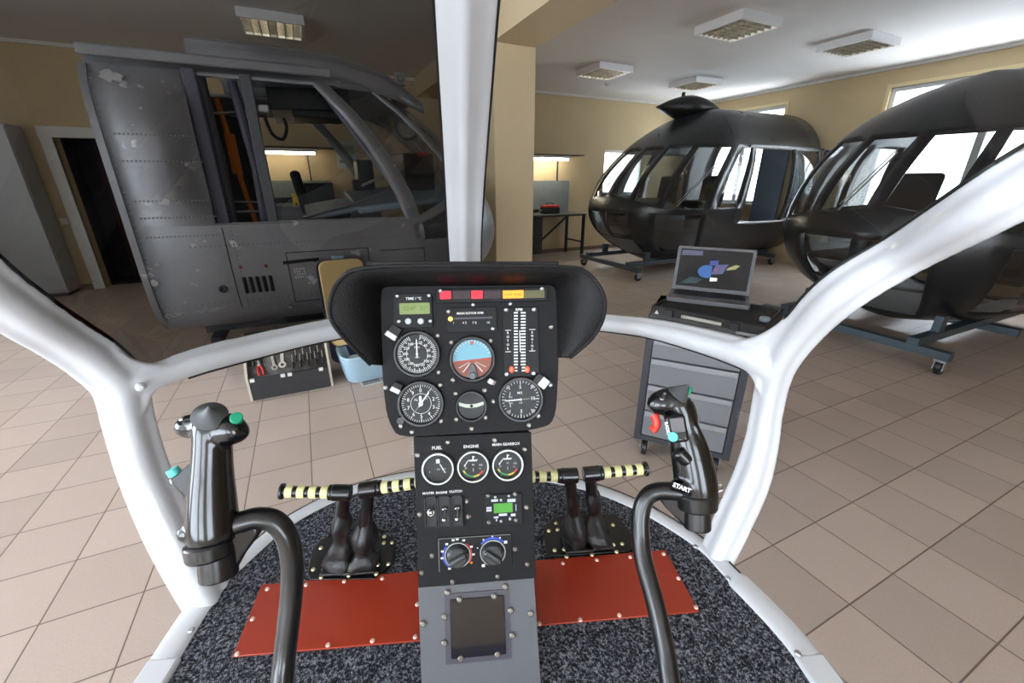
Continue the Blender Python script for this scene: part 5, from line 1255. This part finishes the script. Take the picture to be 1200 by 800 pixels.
MB().boxa((-kw*.2, -kd/2-.014, .028), (kw*.16, -kd/2-.004, .046)).build('carry_handle', mat('handle_silver', (172, 170, 164), .35, .5), KS, world=False, bevel=.004)
for x in (-.32, .26): MB().boxa((kw*x-.02, -kd/2-.008, .02), (kw*x+.02, -kd/2, .055)).build('latch', M_BEZEL, KS, world=False, bevel=.002)
MB().boxa((kw*.28, -kd/2-.004, .006), (kw*.47, -kd/2, .02)).build('label_strip', mat('label_grey', (122, 122, 124), .5), KS, world=False)
MB().prism([(-kw*.46, -kd/2-.002, .022), (-kw*.42, -kd/2-.002, .022), (-kw*.44, -kd/2-.002, .042)], (0, .002, 0)).build('triangle_mark', M_WHITE, KS, world=False)
MB().cyl((kw*.44, -kd*.2, hk-.01), (kw*.44, -kd*.2, hk+.012), .022).build('mouse', mat('silver_mouse', (150, 160, 172), .3, .3), KS, world=False, bevel=.006)
# laptop
ZL = ZK+hk-.006
la, lb = ONZ(781, 349, ZL+.015), ONZ(879, 360, ZL+.015)
ax3 = (lb-la); lwid = ax3.length; ax3.normalize(); dp3 = Vector((-ax3.y, ax3.x, 0)); ld = .21
rl = Matrix((ax3, dp3, ZZ)).transposed(); lo_ = la + ax3*lwid/2 + dp3*ld/2; lo_.z = ZL
LT = thing('laptop', 'open silver laptop with a dark picture of parts on its screen', 'laptop', lo_, rl)
M_LAP = mat('laptop_silver', (122, 122, 127), .35, .4)
MB().rbox(0, 0, lwid, ld, 0, .022, .012).build('base', M_LAP, LT, world=False, bevel=.002)
kb_ = MB().rbox(0, .03, lwid*.9, ld*.55, .022, .0235, .003).build('keyboard_well', M_BLACKP, LT, world=False)
ks = MB()
for r_ in range(5):
    for c_ in range(14): ks.box((-lwid*.42+lwid*.84*(c_+.5)/14, .078-.0235*r_, .0247), (lwid*.052, .018, .002))
ks.build('keys', mat('key_black', (30, 30, 34), .5), kb_, world=False, smooth=False)
MB().rbox(-.01, -ld*.36, .075, .036, .022, .0226, .002).build('touchpad', mat('touchpad_grey', (110, 110, 114), .4), LT, world=False)
MB().rbox(-lwid*.38, -ld*.42, .05, .014, .022, .0226, .002).build('sticker', mat('multicolour_sticker', (150, 150, 110), .5, dirt=(170, 70, 60), dscale=60), LT, world=False)
# the lid: from the hinge line up, tilted back
tl = R(16); sh = .238
ux, uy, uz = Vector((1, 0, 0)), Vector((0, math.sin(tl), math.cos(tl))), Vector((0, -math.cos(tl), math.sin(tl)))
ML = Matrix.Translation((0.0, ld/2-.004, .02)) @ Matrix((ux, uy, uz)).transposed().to_4x4()
def lid(name, mb, m, par, **k):
    mb.v = [ML @ v for v in mb.v]; return mb.build(name, m, par, world=False, **k)
ll = lid('lid', MB().rbox(0, sh/2, lwid, sh, -.009, 0, .01), M_LAP, LT, bevel=.0015)
lid('bezel', MB().rbox(0, sh/2, lwid-.008, sh-.008, 0, .0012, .006), mat('lid_bezel', (104, 104, 110), .4), ll)
sw, shh = lwid-.034, sh-.036
lid('screen', MB().rbox(0, sh/2+.004, sw, shh, .0012, .0018, .002), mat('screen_black', (14, 15, 18), .15, emit=.15), ll)
def blob(pts, name, col, e=.9): lid(name, MB().prism([Vector((x*sw, sh/2+y*shh, .002)) for x, y in pts], (0, 0, .0004)), mat(name+'_glow', col, .4, emit=e), ll, smooth=False)
circ = lambda cx, cy, r, a0=0, a1=360, n=18: [(cx+r*math.cos(R(a0+(a1-a0)*k/n)), cy+1.3*r*math.sin(R(a0+(a1-a0)*k/n))) for k in range(n+1)]
blob(circ(-.08, -.05, .13, 60, 300), 'blue_disc', (50, 96, 160), .5); blob([(-.02, -.12), (.14, -.08), (.20, .18), (.03, .14)], 'grey_blue_block', (84, 86, 124), .5)
blob([(.18, .02), (.30, .06), (.36, .16), (.30, .18), (.2, .08)], 'yellow_cone', (150, 150, 104), .6); blob([(-.02, -.3), (.08, -.28), (.08, -.2), (-.02, -.2)], 'white_tag', (225, 230, 240), .9)
blob([(-.48, .34), (-.18, .36), (-.18, .48), (-.48, .48)], 'dialog_strip', (84, 84, 110), .5); blob([(-.45, -.42), (-.2, -.38), (-.12, -.25), (-.3, -.22)], 'teal_patch', (34, 58, 60), .5); blob([(-.06, .12), (.06, .13), (.06, .26), (-.06, .24)], 'violet_part', (66, 72, 140), .5); blob([(.02, -.02), (.06, -.02), (.05, .05), (.02, .04)], 'red_part', (200, 80, 80), .8)

# ---- tool rack on the floor left
a_, b_ = ONZ(294, 470, 0), ONZ(391, 452, 0)
ra = (b_-a_); rw2 = ra.length; ra.normalize(); rd = Vector((-ra.y, ra.x, 0)); rr = Matrix((ra, rd, ZZ)).transposed()
RK = thing('tool_rack', 'low dark rack full of hand tools on the floor before the grey fuselage', 'tool rack', a_+ra*rw2/2+rd*.16, rr)
hw = rw2/2
M_RACK = mat('rack_charcoal', (44, 44, 46), .6); M_RACKE = mat('rack_end_pale', (190, 182, 168), .5)
MB().boxa((-hw+.016, -.16, .0), (hw-.016, -.145, .17)).build('front_panel', M_RACK, RK, world=False, bevel=.002)
MB().boxa((-hw+.016, -.145, .0), (hw-.016, .16, .02)).boxa((-hw+.016, .145, .02), (hw-.016, .16, .42)).build('box', M_RACK, RK, world=False, smooth=False)
tray = MB(); tray.add([(-hw+.016, -.14, .16), (hw-.016, -.14, .16), (hw-.016, .14, .40), (-hw+.016, .14, .40)], [(0, 1, 2, 3)])
tray.build('sloping_tray', mat('tray_dark', (58, 54, 52), .7, dirt=(88, 84, 80), dscale=26), RK, world=False, solid=.008)
for x in (-hw, hw-.016):
    MB().prism([(x, -.165, 0), (x, .165, 0), (x, .165, .43), (x, .10, .43), (x, -.165, .19)], (.016, 0, 0)).build('end_panel', M_RACKE, RK, world=False, smooth=False)
for x in (-.43, -.08, .0, .38): MB().boxa((x*rw2-.014, -.17, .148), (x*rw2+.014, -.158, .172)).build('label', M_WHITE, RK, world=False)
sl = math.atan2(.24, .28)
def trayM(x, d, rot=0, h=.012):
    y = -.14+d*math.cos(sl); zz = .16+d*math.sin(sl)
    return Matrix.Translation((x, y-math.sin(sl)*h, zz+math.cos(sl)*h)) @ Matrix.Rotation(sl, 4, 'X') @ Matrix.Rotation(rot, 4, 'Z')
Mr = Matrix.Translation(W[RK].translation) @ W[RK].to_3x3().to_4x4()
def tool(name, label, cat, x, d, rot, parts, group=None):
    M = Mr @ trayM(x, d, rot); t = bpy.data.objects.new(name, None); COL.objects.link(t); t.matrix_world = M; W[t] = M; tag(t, label, cat, group)
    for nm, mb, m in parts: mb.build(nm, m, t, world=False, bevel=.001)
def wrench(L, w): return MB().boxa((-w/2, -L/2, 0), (w/2, L/2, .006)).prism([(-w, L/2, 0), (-w*1.3, L/2+w*1.6, 0), (-w*.4, L/2+w*2, 0), (-w*.4, L/2+w*.8, 0), (w*.4, L/2+w*.8, 0), (w*.4, L/2+w*2, 0), (w*1.3, L/2+w*1.6, 0), (w, L/2, 0)], (0, 0, .008)).lathe([(w*.55, 0), (w*1.2, 0), (w*1.2, .008), (w*.55, .008), (w*.55, 0)], (0, -L/2-w*.6, 0), n=14)
M_TOOL = mat('tool_steel', (176, 172, 162), .35, .7)
tool('spanner', 'large pale open ended spanner on the tool rack', 'spanner', -.10, .14, .1, [('blade', wrench(.14, .018), M_TOOL)])
tool('adjustable_wrench', 'second large pale wrench just right of the spanner', 'wrench', -.035, .16, -.05, [('blade', wrench(.15, .022), mat('tool_pale', (190, 184, 172), .5, .3))])
tool('pliers', 'red handled pliers at the left of the tool rack', 'pliers', -.19, .09, .15, [('handle', MB().tube([(-.006, 0, .006), (-.016, -.04, .006), (-.014, -.08, .006)], .007, 8, 3).tube([(.006, 0, .006), (.016, -.04, .006), (.014, -.08, .006)], .007, 8, 3), M_RED), ('jaw', MB().prism([(-.012, 0, 0), (.012, 0, 0), (.006, .045, 0), (-.006, .045, 0)], (0, 0, .01)), M_TOOL)])
for k in range(9):
    tool('socket_wrench' if False else 'screwdriver', 'small screwdriver in the row at the right half of the tool rack', 'screwdriver', .03+k*.026, .06+.05*(k % 2), 0, [('shaft', MB().cyl((0, .02, .004), (0, .085, .004), .003, n=8), M_TOOL), ('handle', MB().cyl((0, -.035, .006), (0, .02, .006), .007, n=10), M_BLACKP)], 'screwdrivers on the tool rack')
for k in range(8):
    tool('socket', 'small steel socket in the upper row of the tool rack', 'socket', .0+k*.03, .22, 0, [('barrel', MB().lathe([(.004, .02), (.009, .02), (.009, 0), (0, 0)], n=12), M_TOOL)], 'sockets on the tool rack')
for k in range(4):
    tool('file', 'narrow steel file lying at the left end of the tool rack', 'file', -.25+k*.018, .2, .08*k, [('blade', MB().boxa((-.005, -.05, 0), (.005, .08, .004)), M_TOOL), ('handle', MB().cyl((0, -.1, .004), (0, -.05, .004), .007, n=8), M_BLACKP)], 'files on the tool rack')

# ---- chair with yellow back and pale blue seat
M_YPAD = mat('yellow_beige_pad', (250, 218, 156), .7, bump=.1); M_BLUEP = mat('pale_blue_plastic', (160, 188, 204), .4); M_NAVY = mat('navy_edge', (40, 50, 84), .45)
fl0 = ONZ(418, 441, 0); toward = Vector((-fl0.x, -fl0.y, 0)).normalized(); toward = Matrix.Rotation(R(8), 3, 'Z') @ toward
xr = Vector((-toward.y, toward.x, 0)); xr = -xr if xr.dot(RC) < 0 else xr
rch = Matrix((xr, -toward, ZZ)).transposed()
CH = thing('bucket_seat', 'bucket seat with yellow back pad and pale blue pan standing on the tiles', 'seat', fl0 - toward*.08 + xr*.09, rch)
def tiltbox(w, h, d0, d1, r, z0, y0, tilt):
    mb = MB().rbox(0, h/2, w, h, d0, d1, r, 6); M = Matrix.Translation((-.05, y0, z0)) @ Matrix.Rotation(R(90)+tilt, 4, 'X'); mb.v = [M @ v for v in mb.v]; return mb
tiltbox(.34, .70, .006, .04, .06, .22, .13, R(-3)).build('back_pad', M_YPAD, CH, world=False, bevel=.012, seg=3)
tiltbox(.37, .86, -.014, .006, .07, .06, .13, R(-3)).build('back_shell', M_NAVY, CH, world=False, bevel=.004)
MB().box((-.06, .19, .93), (.09, .03, .035)).build('back_knob', M_BLUEP, CH, world=False, bevel=.008)
rows = []
for k, (g, z) in enumerate(((.0, .05), (.14, .05), (.165, .08), (.175, .2), (.195, .225), (.205, .215), (.185, .06), (.17, .004), (.0, .004))):
    rows.append([Vector((math.copysign(abs(math.cos(a))**.5, math.cos(a))*g, -.04+math.copysign(abs(math.sin(a))**.5, math.sin(a))*g*1.02, z)) for a in [2*math.pi*i/32 for i in range(32)]])
MB().grid(rows, closed=True).build('seat_pan', M_BLUEP, CH, world=False)
MB().rbox(0, -.02, .25, .24, .055, .13, .05).build('seat_pad', mat('pale_blue_pad', (186, 206, 212), .7), CH, world=False, bevel=.02, seg=3)
MB().rbox(0, -.17, .27, .03, .06, .17, .012).build('seat_edge_strip', mat('olive_strip', (140, 136, 84), .6), CH, world=False, bevel=.004)
p = ONZ(431, 441, 0) + toward*.12
t = thing('magazine', 'printed leaflet lying on the tiles by the bucket seat', 'magazine', p, rch)
MB().box((0, 0, .004), (.16, .1, .008)).build('pages', mat('paper_grey', (176, 178, 176), .6), t, world=False)
MB().box((.0, .01, .0085), (.13, .03, .001)).box((0, -.028, .0085), (.13, .015, .001)).build('print', mat('print_dark', (70, 70, 74), .6), t, world=False, smooth=False)
# ================================================================ camera, light, view
cam = bpy.data.cameras.new('camera'); co = bpy.data.objects.new('camera', cam); COL.objects.link(co)
cam.sensor_width = 36; cam.sensor_fit = 'HORIZONTAL'; cam.lens = 36*FPX/1200; cam.clip_start = .02; cam.clip_end = 200
co.location = (0, 0, EYE); co.rotation_euler = (R(90)-PITCH, 0, -YAW)
SC.camera = co
w = bpy.data.worlds.new('sky'); SC.world = w; w.use_nodes = True
bg = w.node_tree.nodes['Background']; bg.inputs[0].default_value = (*lin((236, 244, 255)), 1); bg.inputs[1].default_value = SKY
SC.view_settings.view_transform = 'Standard'; SC.view_settings.look = 'None'; SC.view_settings.gamma = 1; SC.view_settings.use_curve_mapping = False
SC.view_settings.exposure = EXPO
SC.cycles.max_bounces = 8; SC.cycles.diffuse_bounces = 4; SC.cycles.glossy_bounces = 4; SC.cycles.transparent_max_bounces = 16; SC.cycles.transmission_bounces = 6
SC.cycles.sample_clamp_indirect = 6; SC.cycles.caustics_reflective = False; SC.cycles.caustics_refractive = False
